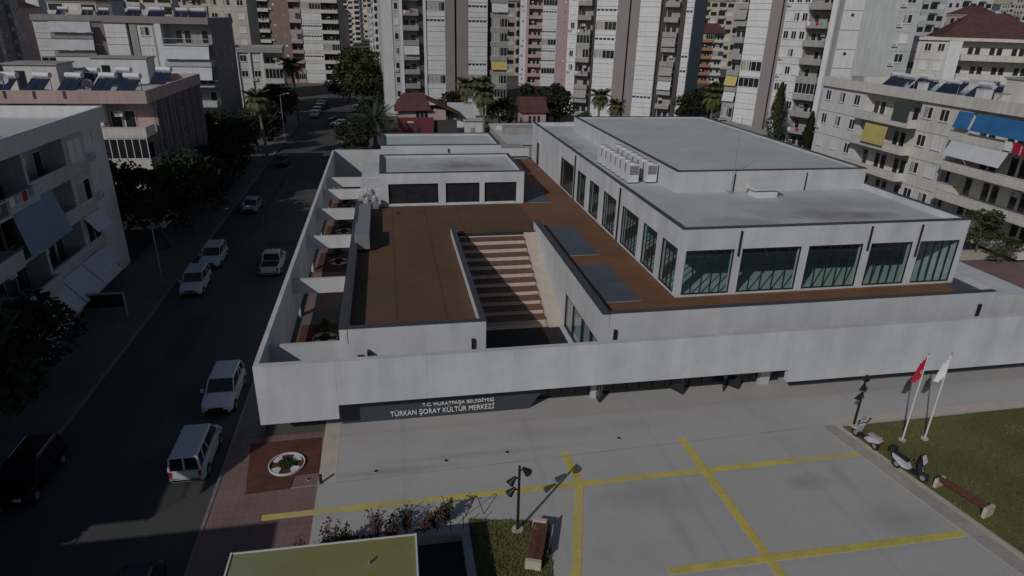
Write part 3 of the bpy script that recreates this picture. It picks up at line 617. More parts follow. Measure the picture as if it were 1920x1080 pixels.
            if o.get('band', 1):
                def bd(g): g.box(0, wd, -0.05, -0.001, fh-0.16, fh-0.04, M[o.get('bandm', 'palegrey')])
                put(b, 'band', cached(('band', round(wd, 2), fh, o.get('bandm')), bd), Q, ang, z)
def facade(b, P, angd, strips, nf, fh, z0=0.0, depth=14, seed=1, body='palegrey', par=1.0, parm=None, roofm='roof', roof=True):
    ang = R(angd); rr = random.Random(seed); W = strips[-1][1]; top = nf*fh
    g = MB(); g.box(0, W, 1.5, depth, 0, top, M[body]); put(b, 'wall', g.mesh('wall'), P, ang, z0)
    for s in strips: strip(b, P, ang, s[0], s[1], s[2], nf, fh, z0, rr, s[3] if len(s) > 3 else {})
    if roof:
        g = MB(); g.box(-0.15, W+0.15, -0.4, depth+0.2, 0, 0.25, M[parm or body]); put(b, 'roof_slab', g.mesh('roof_slab'), P, ang, z0+top)
        g = MB(); g.box(0.1, W-0.1, -0.1, depth-0.1, 0.25, 0.30, M[roofm]); put(b, 'roof', g.mesh('roof'), P, ang, z0+top)
        if par:
            g = MB()
            for (x0, x1, y0, y1) in ((-0.15, W+0.15, -0.4, -0.2), (-0.15, W+0.15, depth, depth+0.2), (-0.15, 0.05, -0.2, depth), (W-0.05, W+0.15, -0.2, depth)): g.box(x0, x1, y0, y1, 0.25, par, M[parm or body])
            put(b, 'parapet', g.mesh('parapet'), P, ang, z0+top)
    return b
def bld(name, label, P, **k): return thing(name, label, 'building', (P[0], P[1], 0))

# --- tall towers behind the hall
GB = dict(par='greyb', back='greyb', glaz=0.3, out=0.35, awn=0.12, awm=['awnwhite', 'greyb', 'awnyellow'])
b = bld('apartment_tower', 'tall white apartment tower with twin mauve bands, left of the pink block', (-0.2, 151.4))
S = [(0, 2.17, 'blank', dict(wall='white')), (2.17, 3.9, 'win', dict(wall='palegrey', n=1, ww=0.9)), (3.9, 4.36, 'pier'), (4.36, 7.84, 'balcony', GB), (7.84, 8.9, 'slot'), (8.9, 9.37, 'pier'), (9.37, 13.62, 'panel'),
     (13.62, 15.64, 'blank', dict(wall='mauve')), (15.64, 16.12, 'slot'), (16.12, 18.65, 'blank', dict(wall='mauve')), (18.65, 23.02, 'panel'), (23.02, 23.75, 'slot'), (23.75, 27.57, 'balcony', GB)]
facade(b, (-0.2, 151.4), 2.9, S, 14, 3.0, depth=18, seed=3, body='palegrey')
b = bld('apartment_tower', 'pale pink apartment tower rising between the two white towers', (44.3, 224.2))
S = [(0, 1.96, 'winsmall', dict(wall='whitepanel', band=0)), (1.96, 2.84, 'blank', dict(wall='pink')), (2.84, 7.29, 'balcony', dict(par='pink', back='pink', glaz=0.1, out=0.1)), (7.29, 12.09, 'panel'), (12.09, 17.07, 'winsmall', dict(wall='pink', band=0, n=1, ww=0.5))]
facade(b, (44.3, 224.2), -10.5, S, 15, 3.0, depth=16, seed=4, body='pink')
b = bld('apartment_tower', 'tall white apartment tower with grey rounded balconies, directly behind the hall roof', (41.7, 154.4))
S = [(0, 2.23, 'win', dict(wall='whitepanel', n=1, ww=1.0)), (2.23, 5.58, 'balcony', GB), (5.58, 6.6, 'slot'), (6.6, 11.5, 'panel'), (11.5, 14.08, 'blank', dict(wall='mauve')), (14.08, 14.44, 'slot'), (14.44, 16.38, 'blank', dict(wall='mauve')), (16.38, 20.91, 'panel'), (20.91, 21.85, 'slot'), (21.85, 24.98, 'balcony', GB), (24.98, 26.36, 'slot'), (26.36, 27.95, 'panel')]
facade(b, (41.7, 154.4), -35.2, S, 14, 3.0, depth=16, seed=5, body='palegrey')
b = bld('apartment_tower', 'white apartment tower with mauve stripe and grey balconies, nearest right of the hall', (65.3, 122.0))
S = [(0, 2.52, 'balcony', GB), (2.52, 6.67, 'panel'), (6.67, 8.64, 'blank', dict(wall='mauve')), (8.64, 8.93, 'slot'), (8.93, 9.8, 'blank', dict(wall='mauve'))]
facade(b, (65.3, 122.0), -51.1, S, 15, 2.95, depth=10, seed=6, body='palegrey', par=0)
S = [(0, 4.56, 'win', dict(wall='white', n=3, ww=1.0, closed=0.35)), (4.56, 8.49, 'balcony', dict(par='greyb', back='greyb', glaz=0.12, out=0.8)), (8.49, 9.4, 'pier')]
facade(b, (70.2, 113.2), -62.8, S, 15, 2.95, depth=10, seed=7, body='palegrey', par=0)
S = [(0, 3.01, 'winsmall', dict(wall='white', n=1, bandm='greyb')), (3.01, 8.22, 'blank', dict(wall='palegrey')), (8.22, 11.4, 'win', dict(wall='palegrey', n=1, ww=1.3))]
facade(b, (73.4, 101.9), -21.6, S, 15, 2.95, depth=11, seed=8, body='palegrey', par=0)
# --- far left towers
b = bld('apartment_tower', 'sand coloured apartment tower with dark balconies at the far end of the street', (-51.0, 228.3))
DB = dict(par='cream', back='slot', glaz=0.1, out=0.5)
S = [(0, 5.69, 'balcony', DB), (5.69, 12.38, 'panel', dict(pm='cream', wall='cream')), (12.38, 16.39, 'balcony', DB), (16.39, 22.36, 'winsmall', dict(wall='brownwall', n=2, band=0)), (22.36, 25.94, 'balcony', dict(par='rose', back='brownwall', glaz=0.1, out=0.4)), (25.94, 32.15, 'panel', dict(pm='cream', wall='cream')), (32.15, 37.26, 'balcony', DB)]
facade(b, (-51.0, 228.3), -2.2, S, 14, 3.0, depth=20, seed=9, body='beigewall')
b = bld('apartment_block', 'beige four storey block behind the street palms, below the sand coloured tower', (-32.5, 155.5))
S = [(0, 1.4, 'pier'), (1.4, 3.6, 'win', dict(wall='cream', n=1)), (3.6, 4.0, 'pier'), (4.0, 6.2, 'win', dict(wall='cream', n=1)), (6.2, 6.6, 'pier'), (6.6, 10.5, 'balcony', dict(par='cream', back='beigewall', out=0.5))]
facade(b, (-32.5, 155.5), 5.5, S, 4, 3.2, depth=14, seed=10, body='cream', parm='greyb')
b = bld('apartment_block', 'white five storey block with flat balconies behind the rose parapet block', (-42.5, 117.5))
S = [(0, 3.2, 'panel', dict(wall='white')), (3.2, 3.6, 'slot'), (3.6, 4.6, 'blank', dict(wall='greyb')), (4.6, 6.9, 'win', dict(wall='white', n=1, ww=1.3)), (6.9, 7.3, 'blank', dict(wall='greyb')), (7.3, 8.2, 'pier'), (8.2, 15.2, 'balcony', dict(par='palegrey', back='greyb', out=1.3, rail=0.4, glaz=0.1, awn=0.25, awm=['awnwhite']))]
facade(b, (-42.5, 117.5), 0, S, 6, 3.15, depth=18, seed=11, body='mauve', parm='mauve')
for k in range(5):
    for u in (3.0, 8.5, 13.5):
        put(b, 'window', win_mesh(1.2, 1.3, 2), (-27.29, 117.5+u), R(90), 1.4+k*3.15)
b = bld('apartment_block', 'white low roofed block with round awnings at far left behind the rooftops', (-62.7, 140.7))
S = [(0, 2.5, 'panel', dict(wall='white')), (2.5, 9.3, 'balcony', dict(par='greyb', back='whitepanel', out=1.0, glaz=0.3, awn=0.4)), (9.3, 11.5, 'blank', dict(wall='mauve'))]
facade(b, (-62.7, 140.7), 11.5, S, 6, 3.1, depth=14, seed=12, body='palegrey', parm='greyb')
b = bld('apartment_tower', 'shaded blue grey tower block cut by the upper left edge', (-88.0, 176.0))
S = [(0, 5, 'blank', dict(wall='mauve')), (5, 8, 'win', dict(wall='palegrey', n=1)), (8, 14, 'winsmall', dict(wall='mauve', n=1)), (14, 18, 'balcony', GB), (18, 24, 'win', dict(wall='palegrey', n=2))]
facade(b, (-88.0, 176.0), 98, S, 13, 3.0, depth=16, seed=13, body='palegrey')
b = bld('apartment_block', 'orange and cream terraced block between two towers, with purple brown tiled roof', (115.4, 238.1))
S = [(0, 6.5, 'balcony', dict(par='orange', back='brownwall', out=0.3)), (6.5, 10.7, 'balcony', dict(par='cream', back='cream', out=0.2))]
facade(b, (113.4, 238.1), -10.5, S, 6, 2.9, depth=10, seed=14, body='orange', par=0)
g = MB(); g.poly([(-0.6, -0.8, 0), (11.3, -0.8, 0), (11.3, 11, 0), (-0.6, 11, 0), (2.5, 4, 3.4), (8.5, 4, 3.4)], [(0,1,5,4), (1,2,5), (2,3,4,5), (3,0,4), (3,2,1,0)], M['redroof']); put(b, 'tiled_roof', g.mesh('tiled_roof'), (113.4, 238.1), R(-10.5), 17.66)

# --- near left blocks along the street
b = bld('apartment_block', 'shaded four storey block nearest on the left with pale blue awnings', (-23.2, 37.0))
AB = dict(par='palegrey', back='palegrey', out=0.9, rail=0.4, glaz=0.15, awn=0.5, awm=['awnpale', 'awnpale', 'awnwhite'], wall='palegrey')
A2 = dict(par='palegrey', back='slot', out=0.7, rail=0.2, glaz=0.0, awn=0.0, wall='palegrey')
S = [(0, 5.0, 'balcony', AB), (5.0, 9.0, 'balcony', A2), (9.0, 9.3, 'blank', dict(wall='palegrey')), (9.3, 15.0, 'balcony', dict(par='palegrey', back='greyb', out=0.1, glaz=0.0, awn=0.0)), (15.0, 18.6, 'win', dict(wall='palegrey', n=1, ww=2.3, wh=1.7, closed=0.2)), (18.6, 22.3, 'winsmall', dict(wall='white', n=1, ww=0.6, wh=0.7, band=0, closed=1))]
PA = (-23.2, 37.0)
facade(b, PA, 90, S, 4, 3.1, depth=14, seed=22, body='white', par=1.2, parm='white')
def sheet(u0, u1, out0, z1, out1, z0_, mm, nm_='awning'):
    g = MB(); w2 = u1-u0
    g.poly([(0, 0, z1), (w2, 0, z1), (w2, -(out1-out0), z0_), (0, -(out1-out0), z0_), (0, 0.04, z1+0.03), (w2, 0.04, z1+0.03), (w2, -(out1-out0)+0.04, z0_+0.03), (0, -(out1-out0)+0.04, z0_+0.03)], [(0,1,2,3), (7,6,5,4), (0,4,5,1), (1,5,6,2), (2,6,7,3), (3,7,4,0)], M[mm]); return put(b, nm_, g.mesh(nm_), shift(PA, R(90), u0, out0), R(90), 0)
sheet(5.2, 8.9, 0.75, 9.3, 1.25, 6.6, 'awnpale'); sheet(9.4, 11.7, 0.15, 9.3, 0.9, 6.4, 'awnpale')
for u in (16.0,):
    for k in (0, 1): sheet(15.5, 18.2, 0.1, 2.95+k*3.1, 0.9, 1.9+k*3.1, 'awnwhite')
for (u0, u1) in ((6.0, 9.8), (9.9, 13.2), (13.3, 16.6)): sheet(u0, u1, 0.2, 3.2, 1.5, 1.5, 'awnwhite')
b = bld('apartment_block', 'four storey block with rose roof parapet and cream balconies facing the camera', (-40.0, 71.0))
RB = dict(par='rose', back='pink', out=1.4, glaz=0.25, rail=0.3, wall='pink')
S = [(0, 4.5, 'win', dict(wall='cream', n=2)), (4.5, 9.5, 'balcony', RB), (9.5, 12.5, 'win', dict(wall='cream', n=1, ww=1.8, wh=1.6)), (12.5, 16.8, 'balcony', dict(par='cream', back='rose', out=1.6, glaz=0.5, wall='cream'))]
facade(b, (-40.0, 71.0), 0, S, 4, 3.1, depth=20, seed=25, body='brownwall', par=1.2, parm='rose')
for k in range(13):
    g = MB(); g.box(-0.12, 0.12, -0.45 if k % 2 else -0.3, 0, 0.4, 12.4, M['mauve']); put(b, 'fin', g.mesh('fin'), (-23.2, 72.5+k*1.45), R(90), 0)
for k in range(4):
    for u in (2.2, 6.5, 10.9, 15.2): put(b, 'window', win_mesh(0.85, 1.3, 1), (-23.19, 71+u), R(90), 1.2+k*3.1)
for x in (-37.8, -35.3, -32.8, -30.2):
    g = MB(); g.box(-0.13, 0.13, -0.42, -0.401, 0.45, 1.15, M['slot']); put(b, 'parapet_slot', g.mesh('parapet_slot'), (x, 71.0), 0, 12.4)
g = MB(); g.box(-8.5, 1.5, -3.4, 0.5, 2.9, 3.5, M['canblue']); put(b, 'canopy', g.mesh('canopy'), (-23.2, 71.0), 0, 0)
b = bld('apartment_block', 'long apartment block outside the left edge that shades the street', (-23.2, 13.5))
S = [(0, 7, 'balcony', AB), (7, 14, 'win', dict(wall='palegrey', n=2)), (14, 21, 'balcony', AB)]
facade(b, (-23.2, 13.5), 90, S, 4, 3.3, depth=13, seed=31, body='palegrey', par=1.2)
b = bld('apartment_block', 'low block outside the lower left edge that shades the pavement', (-17.0, -14.0))
facade(b, (-17.0, -14.0), 90, [(0, 13, 'balcony', AB), (13, 26.3, 'win', dict(wall='cream', n=3))], 3, 3.1, depth=14, seed=32, body='cream', par=0.7)
# --- second row left
for k, (x, y, wd, dp, nf, col, lb) in enumerate(((-58, 66, 13, 16, 5, 'cream', 'cream block half hidden behind the rose parapet roof at far left'), (-47, 178, 15, 14, 8, 'beigewall', 'dull sand block between the white block and the far tower'))):
    b = bld('apartment_block', lb, (x, y)); facade(b, (x, y), 0, [(0, wd*0.4, 'balcony', dict(par=col, back=col)), (wd*0.4, wd, 'win', dict(wall=col, n=3))], nf, 3.0, depth=dp, seed=40+k, body=col)

# --- cream block on the right and its neighbour
b = bld('apartment_block', 'long cream four storey block on the right with blue, yellow and green awnings', (62.0, 87.0))
W_ = dict(wall='white', n=3, ww=1.15, wh=1.35, closed=0.2)
B1 = dict(par='cream', back='cream', out=1.2, glaz=0.1, wall='cream')
S = [(0, 9.1, 'win', W_), (9.1, 18.8, 'balcony', B1), (18.8, 26.0, 'win', dict(wall='cream', n=3, ww=1.3, closed=0.4)), (26.0, 38.0, 'balcony', dict(par='cream', back='cream', out=2.2, glaz=0.15, wall='cream')), (38, 43, 'win', dict(wall='cream', n=2, ww=1.5))]
facade(b, (62.0, 87.0), -90, S, 4, 3.2, depth=16, seed=50, body='cream', par=1.2, parm='cream', z0=0.4)
def hang(u0, u1, out, zt, zb, kick, mm, lab):
    g = MB(); w2 = u1-u0
    g.poly([(0, 0, zt), (w2, 0, zt), (w2, -kick, zb), (0, -kick, zb), (0, 0.04, zt), (w2, 0.04, zt), (w2, -kick+0.04, zb), (0, -kick+0.04, zb)], [(0,1,2,3), (7,6,5,4), (0,4,5,1), (1,5,6,2), (2,6,7,3), (3,7,4,0)], M[mm])
    o = put(b, 'awning', g.mesh('awning'), shift((62.0, 87.0), R(-90), u0, out), R(-90), 0.4); o['label'] = lab
hang(26.6, 28.5, 2.35, 12.7, 11.0, 0.4, 'awnblue', 'small blue awning'); hang(28.9, 37.8, 2.35, 12.7, 11.0, 0.5, 'awnblue', 'wide blue awning')
hang(26.6, 33.6, 2.35, 9.6, 8.1, 0.7, 'awnwhite', 'white fabric awning'); hang(11.8, 15.8, 1.35, 9.3, 7.0, 0.25, 'awnyellow', 'yellow awning'); hang(16.1, 18.7, 1.35, 12.5, 10.4, 0.15, 'awngreen', 'dark green awning')
g = MB()
for i in range(3): g.box(i*1.0, i*1.0+0.8, -0.03, 0, -0.9-0.1*i, 0, M[('whitecloth', 'redcloth', 'redcloth')[i]])
put(b, 'laundry', g.mesh('laundry'), shift((62.0, 87.0), R(-90), 33.0, 2.45), R(-90), 11.1)
b = bld('apartment_block', 'cream block with curved balconies and dark red hipped roof behind the long cream block', (94.0, 110.2))
S = [(0, 6.32, 'win', dict(wall='cream', n=3, ww=1.1)), (6.32, 8.37, 'pier'), (8.37, 20.0, 'balcony', dict(par='cream', back='cream', out=1.4, glaz=0.1))]
facade(b, (94.0, 110.2), -30.9, S, 6, 3.2, depth=16, seed=55, body='cream', par=0.5, parm='cream')
g = MB(); g.poly([(5, 0.5, 0), (21, 0.5, 0), (21, 15, 0), (5, 15, 0), (10, 7, 4.2), (16, 7, 4.2)], [(0,1,5,4), (1,2,5), (2,3,4,5), (3,0,4), (3,2,1,0)], M['redroof']); put(b, 'tiled_roof', g.mesh('tiled_roof'), (94.0, 110.2), R(-30.9), 19.72)
b = bld('apartment_tower', 'slim yellowish tower glimpsed between the white tower and the red roofed block', (120, 165))
facade(b, (120, 165), -35, [(0, 3, 'winsmall', dict(wall='beigewall')), (3, 7, 'balcony', dict(par='cream', back='beigewall', out=0.3)), (7, 11, 'balcony', dict(par='cream', back='beigewall', out=0.3))], 11, 3, depth=11, seed=57, body='beigewall')

# --- small houses and sheds at the foot of the towers
t = thing('villa', 'small pink house with dark hipped roof and red painted front wall', 'house', (2.0, 120.0, 0))
g = MB(); g.box(0, 8.6, 2, 9, 0, 5.2, M['pink']); g.build('wall', t)
g = MB(); g.poly([(-0.7, 1.2, 5.0), (6.0, 1.2, 5.2), (6.0, 9.5, 5.2), (-0.7, 9.5, 5.0), (1.0, 4.8, 7.9), (5.0, 4.8, 7.9)], [(0,1,5,4), (1,2,5), (2,3,4,5), (3,0,4), (3,2,1,0)], M['redroof']); g.build('roof', t)
g = MB(); g.poly([(5.0, 1.0, 7.2), (11.5, 1.0, 4.4), (11.5, 9.5, 4.4), (5.0, 9.5, 7.2), (5.0, 1.0, 7.0), (11.5, 1.0, 4.2), (11.5, 9.5, 4.2), (5.0, 9.5, 7.0)], [(0,1,2,3), (7,6,5,4), (0,4,5,1), (1,5,6,2), (2,6,7,3), (3,7,4,0)], M['redroof']); g.build('roof', t)
for k in range(3): g = MB(); g.box(3.2+k*0.75, 3.75+k*0.75, 1.93, 1.99, 3.6, 5.0, M['winglass']); g.build('window', t)
g = MB(); g.box(-0.3, 6.2, -0.2, 0.1, 0, 4.1, M['redpaint']); g.box(6.2, 10.5, 0.6, 2.0, 0, 3.4, M['slot']); g.build('front_wall', t)
for k, (x0, x1, z) in enumerate(((1.5, 2.6, 3.2), (1.0, 4.2, 2.6), (1.6, 3.8, 2.1))): g = MB(); g.box(x0, x1, -0.24, -0.2, z, z+0.25, M[('frame', 'sign', 'sign')[k]]); g.build('wall_emblem', t)
t = thing('garden_shed', 'white flat roofed shed beside the pink house', 'shed', (14.0, 121, 0))
g = MB(); g.box(0, 3.6, 0, 3, 0, 3.3, M['white']); g.build('wall', t); g = MB(); g.box(-0.2, 3.8, -0.3, 3.2, 3.3, 3.45, M['palegrey']); g.build('roof', t); g = MB(); g.box(1, 1.9, -0.05, -0.01, 0, 2.1, M['greyb']); g.build('door', t)
t = thing('garden_shed', 'low white lean-to with sloped roof behind the white shed', 'shed', (11.6, 124, 0))
g = MB(); g.box(0, 4.5, 0, 4, 0, 3.2, M['white']); g.build('wall', t); g = MB(); g.poly([(-0.2,-0.3,3.2),(4.8,-0.3,3.2),(4.8,4.2,5.6),(-0.2,4.2,5.6),(-0.2,-0.3,3.35),(4.8,-0.3,3.35),(4.8,4.2,5.75),(-0.2,4.2,5.75)], [(0,3,2,1),(4,5,6,7),(0,1,5,4),(1,2,6,5),(2,3,7,6),(3,0,4,7)], M['palegrey']); g.build('roof', t)
t = thing('villa', 'tiny pink house with dark red gable roof between the palms and the hall', 'house', (26.0, 128, 0))
g = MB(); g.box(0, 5, 0, 6, 0, 3.9, M['pink']); g.build('wall', t); g = MB(); g.poly([(-0.3, -0.5, 3.9), (5.4, -0.5, 3.9), (5.4, 6.5, 3.9), (-0.3, 6.5, 3.9), (-0.3, 3, 6.6), (5.4, 3, 6.6)], [(0,1,5,4), (1,2,5), (2,3,4,5), (3,0,4), (3,2,1,0)], M['redroof']); g.build('roof', t)
for k in range(3): g = MB(); g.box(1.5+k*0.9, 2.0+k*0.9, -0.05, -0.01, 1.6, 3.2, M['winglass']); g.build('window', t)
t = thing('service_building', 'long grey flat roofed annex with vents between pavilion and hall', 'building', (17.0, 92, 0))
g = MB(); g.box(0, 8.5, 0, 18, 0, 4.2, M['greyb']); g.build('wall', t); g = MB(); g.box(-0.2, 8.7, -0.2, 18.2, 4.2, 4.5, M['roof']); g.build('roof', t)
g = MB(); g.box(0.5, 6, 6, 9, 4.5, 5.6, M['greyb']); g.box(0, 8.5, 11.5, 12, 4.5, 5.1, M['white']); g.build('upstand', t)
t = thing('service_building', 'white low wall and grey roof just behind the terrace passage', 'building', (12.9, 84, 0))
g = MB(); g.box(0, 5.2, 0, 5, 0, 4.9, M['greyb']); g.build('wall', t); g = MB(); g.box(-0.1, 5.3, -0.3, 0, 4.2, 5.2, M['white']); g.build('parapet', t)

# --- far city: every block a thing
far = {}
cols = ['white', 'cream', 'palegrey', 'beigewall', 'greyb', 'pink', 'whitepanel']
words = {'white': 'white', 'cream': 'cream', 'palegrey': 'pale grey', 'beigewall': 'sand coloured', 'greyb': 'grey', 'pink': 'pink', 'whitepanel': 'bright white'}
def far_mesh(col, nf, wd, dp, hip):
    g = MB(); H_ = nf*3.0
    g.box(0, wd, 0.5, dp, 0, H_, M[col]); g.box(-0.3, wd+0.3, 0.2, dp+0.3, H_, H_+0.4, M['greyb' if col != 'greyb' else 'cream'])
    if hip: g.poly([(-0.4, 0, H_+0.4), (wd+0.4, 0, H_+0.4), (wd+0.4, dp+0.4, H_+0.4), (-0.4, dp+0.4, H_+0.4), (wd*0.3, dp*0.5, H_+3), (wd*0.7, dp*0.5, H_+3)], [(0,1,5,4), (1,2,5), (2,3,4,5), (3,0,4), (3,2,1,0)], M['redroof'])
    else:
        for i in range(3): g.box(2+i*wd/4, 3.2+i*wd/4, 3, 4.2, H_+0.4, H_+1.4+0.5*(i % 2), M['tank' if i % 2 else 'panelblue'])
    nb = max(2, int(wd/4))
    for k in range(nf):
        for i in range(nb):
            a = wd*i/nb
            if i % 2 == 0: g.box(a+0.3, a+wd/nb-0.3, -0.6, 0.5, k*3.0, k*3.0+1.0, M[col]); g.box(a+0.4, a+wd/nb-0.4, 0.42, 0.49, k*3+1.0, k*3+2.6, M['winglass'])
            else:
                g.box(a+0.6, a+wd/nb-0.6, 0.42, 0.49, k*3+1.0, k*3+2.3, M['winglass' if (k+i) % 3 else 'whitepanel'])
        for j in range(3): g.box(-0.06, -0.01, 2+j*(dp-3)/3, 3.6+j*(dp-3)/3, k*3+1, k*3+2.3, M['winglass'])
    return g.mesh('building')
protos = [(c, far_mesh(c, nf, wd, dp, hip)) for c, nf, wd, dp, hip in (('white', 7, 18, 13, 0), ('cream', 6, 15, 12, 1), ('palegrey', 9, 16, 14, 0), ('beigewall', 8, 20, 12, 0), ('greyb', 6, 14, 14, 0), ('pink', 6, 16, 12, 1), ('whitepanel', 11, 17, 15, 0), ('cream', 10, 14, 14, 0))]
rr = random.Random(99)
n = 0
KEEP = {35: 'far white block at the extreme top left', 1: 'cream block topping the white low roofed block at far left', 18: 'far white block above the white five storey roof, left part', 37: 'far pale grey block just above the white five storey roof', 2: 'cream hip roofed block above the white five storey block', 77: 'cream block peeping over the right end of the white five storey roof', 153: 'cream block high in the gap left of the twin band tower', 182: 'sand coloured block in the middle of the gap left of the twin band tower', 60: 'bright white block touching the left edge of the twin band tower', 157: 'bright white sliver at the top left of the pink tower', 47: 'large sand coloured block right above the orange terraced block', 88: 'bright white block peeping high above the orange terraced block', 111: 'cream roof sliver far above the orange terraced block', 67: 'cream block between the orange block and the right white tower', 15: 'pale grey block right behind the slim yellowish tower', 33: 'bright white tall block above the dark red hipped roof', 144: 'cream block at the extreme top right corner', 17: 'pink hip roofed block behind the white awning block at far left', 7: 'sand coloured block between the twin band tower and the pink tower', 203: 'small cream block in the last row at top right', 16: 'pink block behind the dark red hipped roof', 103: 'white block beside the sand coloured one in the street gap', 41: 'cream block half hidden behind the twin band tower edge', 126: 'cream block low in the gap above the yellow green tree', 81: 'white sliver behind the blocks of the street gap', 53: 'sand coloured block at the top right edge above the red roof', 102: 'pink block at the left side of the street gap', 29: 'pale grey block behind the right tower foot', 202: 'pale grey block far off above the red hipped roof', 181: 'sand coloured block far off left in the street gap', 14: 'pale grey block between right tower and slim yellowish tower', 59: 'pink block sliver beside the far sand tower', 46: 'sand coloured block sliver beside the shaded tower side', 34: 'grey block at the right edge behind the cream block'}
rows_ = [258, 285, 315, 350, 390, 440, 500, 570, 650, 760, 900, 1080]
for row, y in enumerate(rows_):
    x = -0.5*y
    while x < 1.05*y:
        c, me = rr.choice(protos); yy = y+rr.uniform(-8, 8); an = rr.uniform(-14, 14); sc = 1+0.35*rr.random()+(0.02*row if row > 5 else 0)
        if x > 0.45*y: sc *= 1.15
        skip = (row < 2 and 88 < x < 150) or n in (40, 80, 5, 22, 21, 0, 19)
        if not skip and (KEEP is None or n in KEEP):
            o = link('building', me, None, (x, yy, 0), (0, 0, R(an))); o.scale = (1, 1, sc); 
            tag(o, KEEP[n], 'building', 'apartment blocks of the far city')
        n += 1
        x += rr.uniform(20, 28)+row*1.2
# hills on the horizon
g = MB(); pts = []; fc = []
N = 80
for i in range(N+1):
    x = -3500+7000*i/N; h = 260+70*math.sin(i*0.31)+45*math.sin(i*0.83+1)+20*math.sin(i*2.1)
    pts += [(x, 2600, -2), (x, 3300, h*0.7), (x, 4200, h+40)]
for i in range(N):
    for j in range(2): a = i*3+j; fc.append((a, a+3, a+4, a+1))
g.poly(pts, fc, mat('hill_scrub', (0.10, 0.12, 0.12), 1, 0.3, 0.004)); struct('hills', g)

# --- rooftop solar heaters, dishes
def heater():
    t = thing('solar_water_heater', 'x', 'solar heater')
    g = MB()
    for x in (-1.0, 0.05): g.poly([(x, 0, 0.3), (x+0.95, 0, 0.3), (x+0.95, 1.5, 1.5), (x, 1.5, 1.5), (x, 0.05, 0.22), (x+0.95, 0.05, 0.22), (x+0.95, 1.55, 1.42), (x, 1.55, 1.42)], [(0,1,2,3), (7,6,5,4), (0,4,5,1), (1,5,6,2), (2,6,7,3), (3,7,4,0)], M['panelblue'])
    g.build('collector', t)
    g = MB(); g.tube((-0.9, 1.75, 1.8), (0.9, 1.75, 1.8), 0.28, 0.28, M['tank'], 12); g.build('tank', t)
    g = MB()
    for x in (-0.8, 0.8): g.tube((x, 1.75, 0), (x, 1.75, 1.6), 0.04, 0.04, M['steel'], 5); g.tube((x, 0.1, 0), (x, 0.1, 0.3), 0.04, 0.04, M['steel'], 5)
    g.build('stand', t)
    return t
HN = ['first', 'second', 'third', 'fourth', 'fifth', 'sixth', 'seventh', 'eighth', 'ninth']
H0 = heater(); used = [False]
def heaters(pts, z, where, rz=0.2):
    for k, (x, y) in enumerate(pts):
        lb = f'{HN[k]} solar water heater with white tank on the {where} roof'
        if not used[0]: used[0] = True; o = H0; o.location = (x, y, z); o.rotation_euler = (0, 0, rz)
        else: o = copy_tree(H0, (x, y, z), rz)
        o['label'] = lb; o['group'] = f'solar water heaters on the {where}'
heaters([(-38, 75), (-35, 75), (-32, 75), (-29, 75.5), (-26.5, 75), (-37, 82), (-33, 82), (-30, 83), (-26, 84)], 12.7, 'rose parapet block', -0.3)
RH = [(66.0, 79.5, 'northmost'), (65.2, 76.6, 'second'), (68.5, 77, 'back row north'), (65.6, 73.2, 'third'), (69, 72, 'back row middle'), (65.2, 69.5, 'fourth'), (66.2, 66.2, 'fifth'), (69.5, 66, 'back row south'), (65.6, 51.5, 'sixth'), (68.5, 49, 'southmost')]
for x, y, wd_ in RH: o = copy_tree(H0, (x, y, 13.5), R(-78)+rnd.uniform(-0.25, 0.25), f'{wd_} solar water heater on the long cream roof', 'solar water heaters on the long cream block')
for k, (x, y, sx, sy, h, mm) in enumerate(((63.6, 62, 1.2, 1.0, 1.6, 'tank'), (64.2, 60.2, 1.0, 1.0, 1.3, 'cream'), (63.8, 70.9, 0.8, 0.8, 1.5, 'tank'), (65.0, 55.0, 0.9, 1.0, 1.4, 'tank'), (63.4, 82.5, 1.3, 0.8, 1.2, 'greyb'))):
    t = thing('roof_tank', ['white water tank at the middle of the long cream roof', 'cream chimney block beside the white tank on the cream roof', 'slim white tank amid the solar heaters of the cream roof', 'white tank before the cream stair hut', 'grey box at the north end of the long cream roof'][k], 'roof tank', (x, y, 13.5)); g = MB(); g.box(0, sx, 0, sy, 0.15, h, M[mm]); g.build('casing', t); g = MB(); g.box(-0.05, sx+0.05, -0.05, sy+0.05, h, h+0.08, M['greyb']); g.build('lid', t)
heaters([(-40, 123), (-36.5, 122), (-33, 124), (-30, 123), (-38, 129), (-32, 129)], 19.2, 'white five storey block', 0)
heaters([(-60, 146), (-56, 147), (-53, 146.5)], 18.9, 'low roofed white block', 0)
for k, (x, y, z, lb) in enumerate(((-36.5, 73.2, 13.6, 'white satellite dish on the rose parapet roof, left one'), (-31.0, 78, 12.7, 'white satellite dish amid the solar heaters of the rose parapet roof'), (-58, 143, 18.9, 'satellite dish on the far left white roof'), (63.5, 60, 13.5, 'satellite dish near the south end of the long cream roof'), (64, 74, 13.5, 'satellite dish in the middle of the long cream roof'))):
    dish(lb, (x, y, z), 0.4, 0.55)
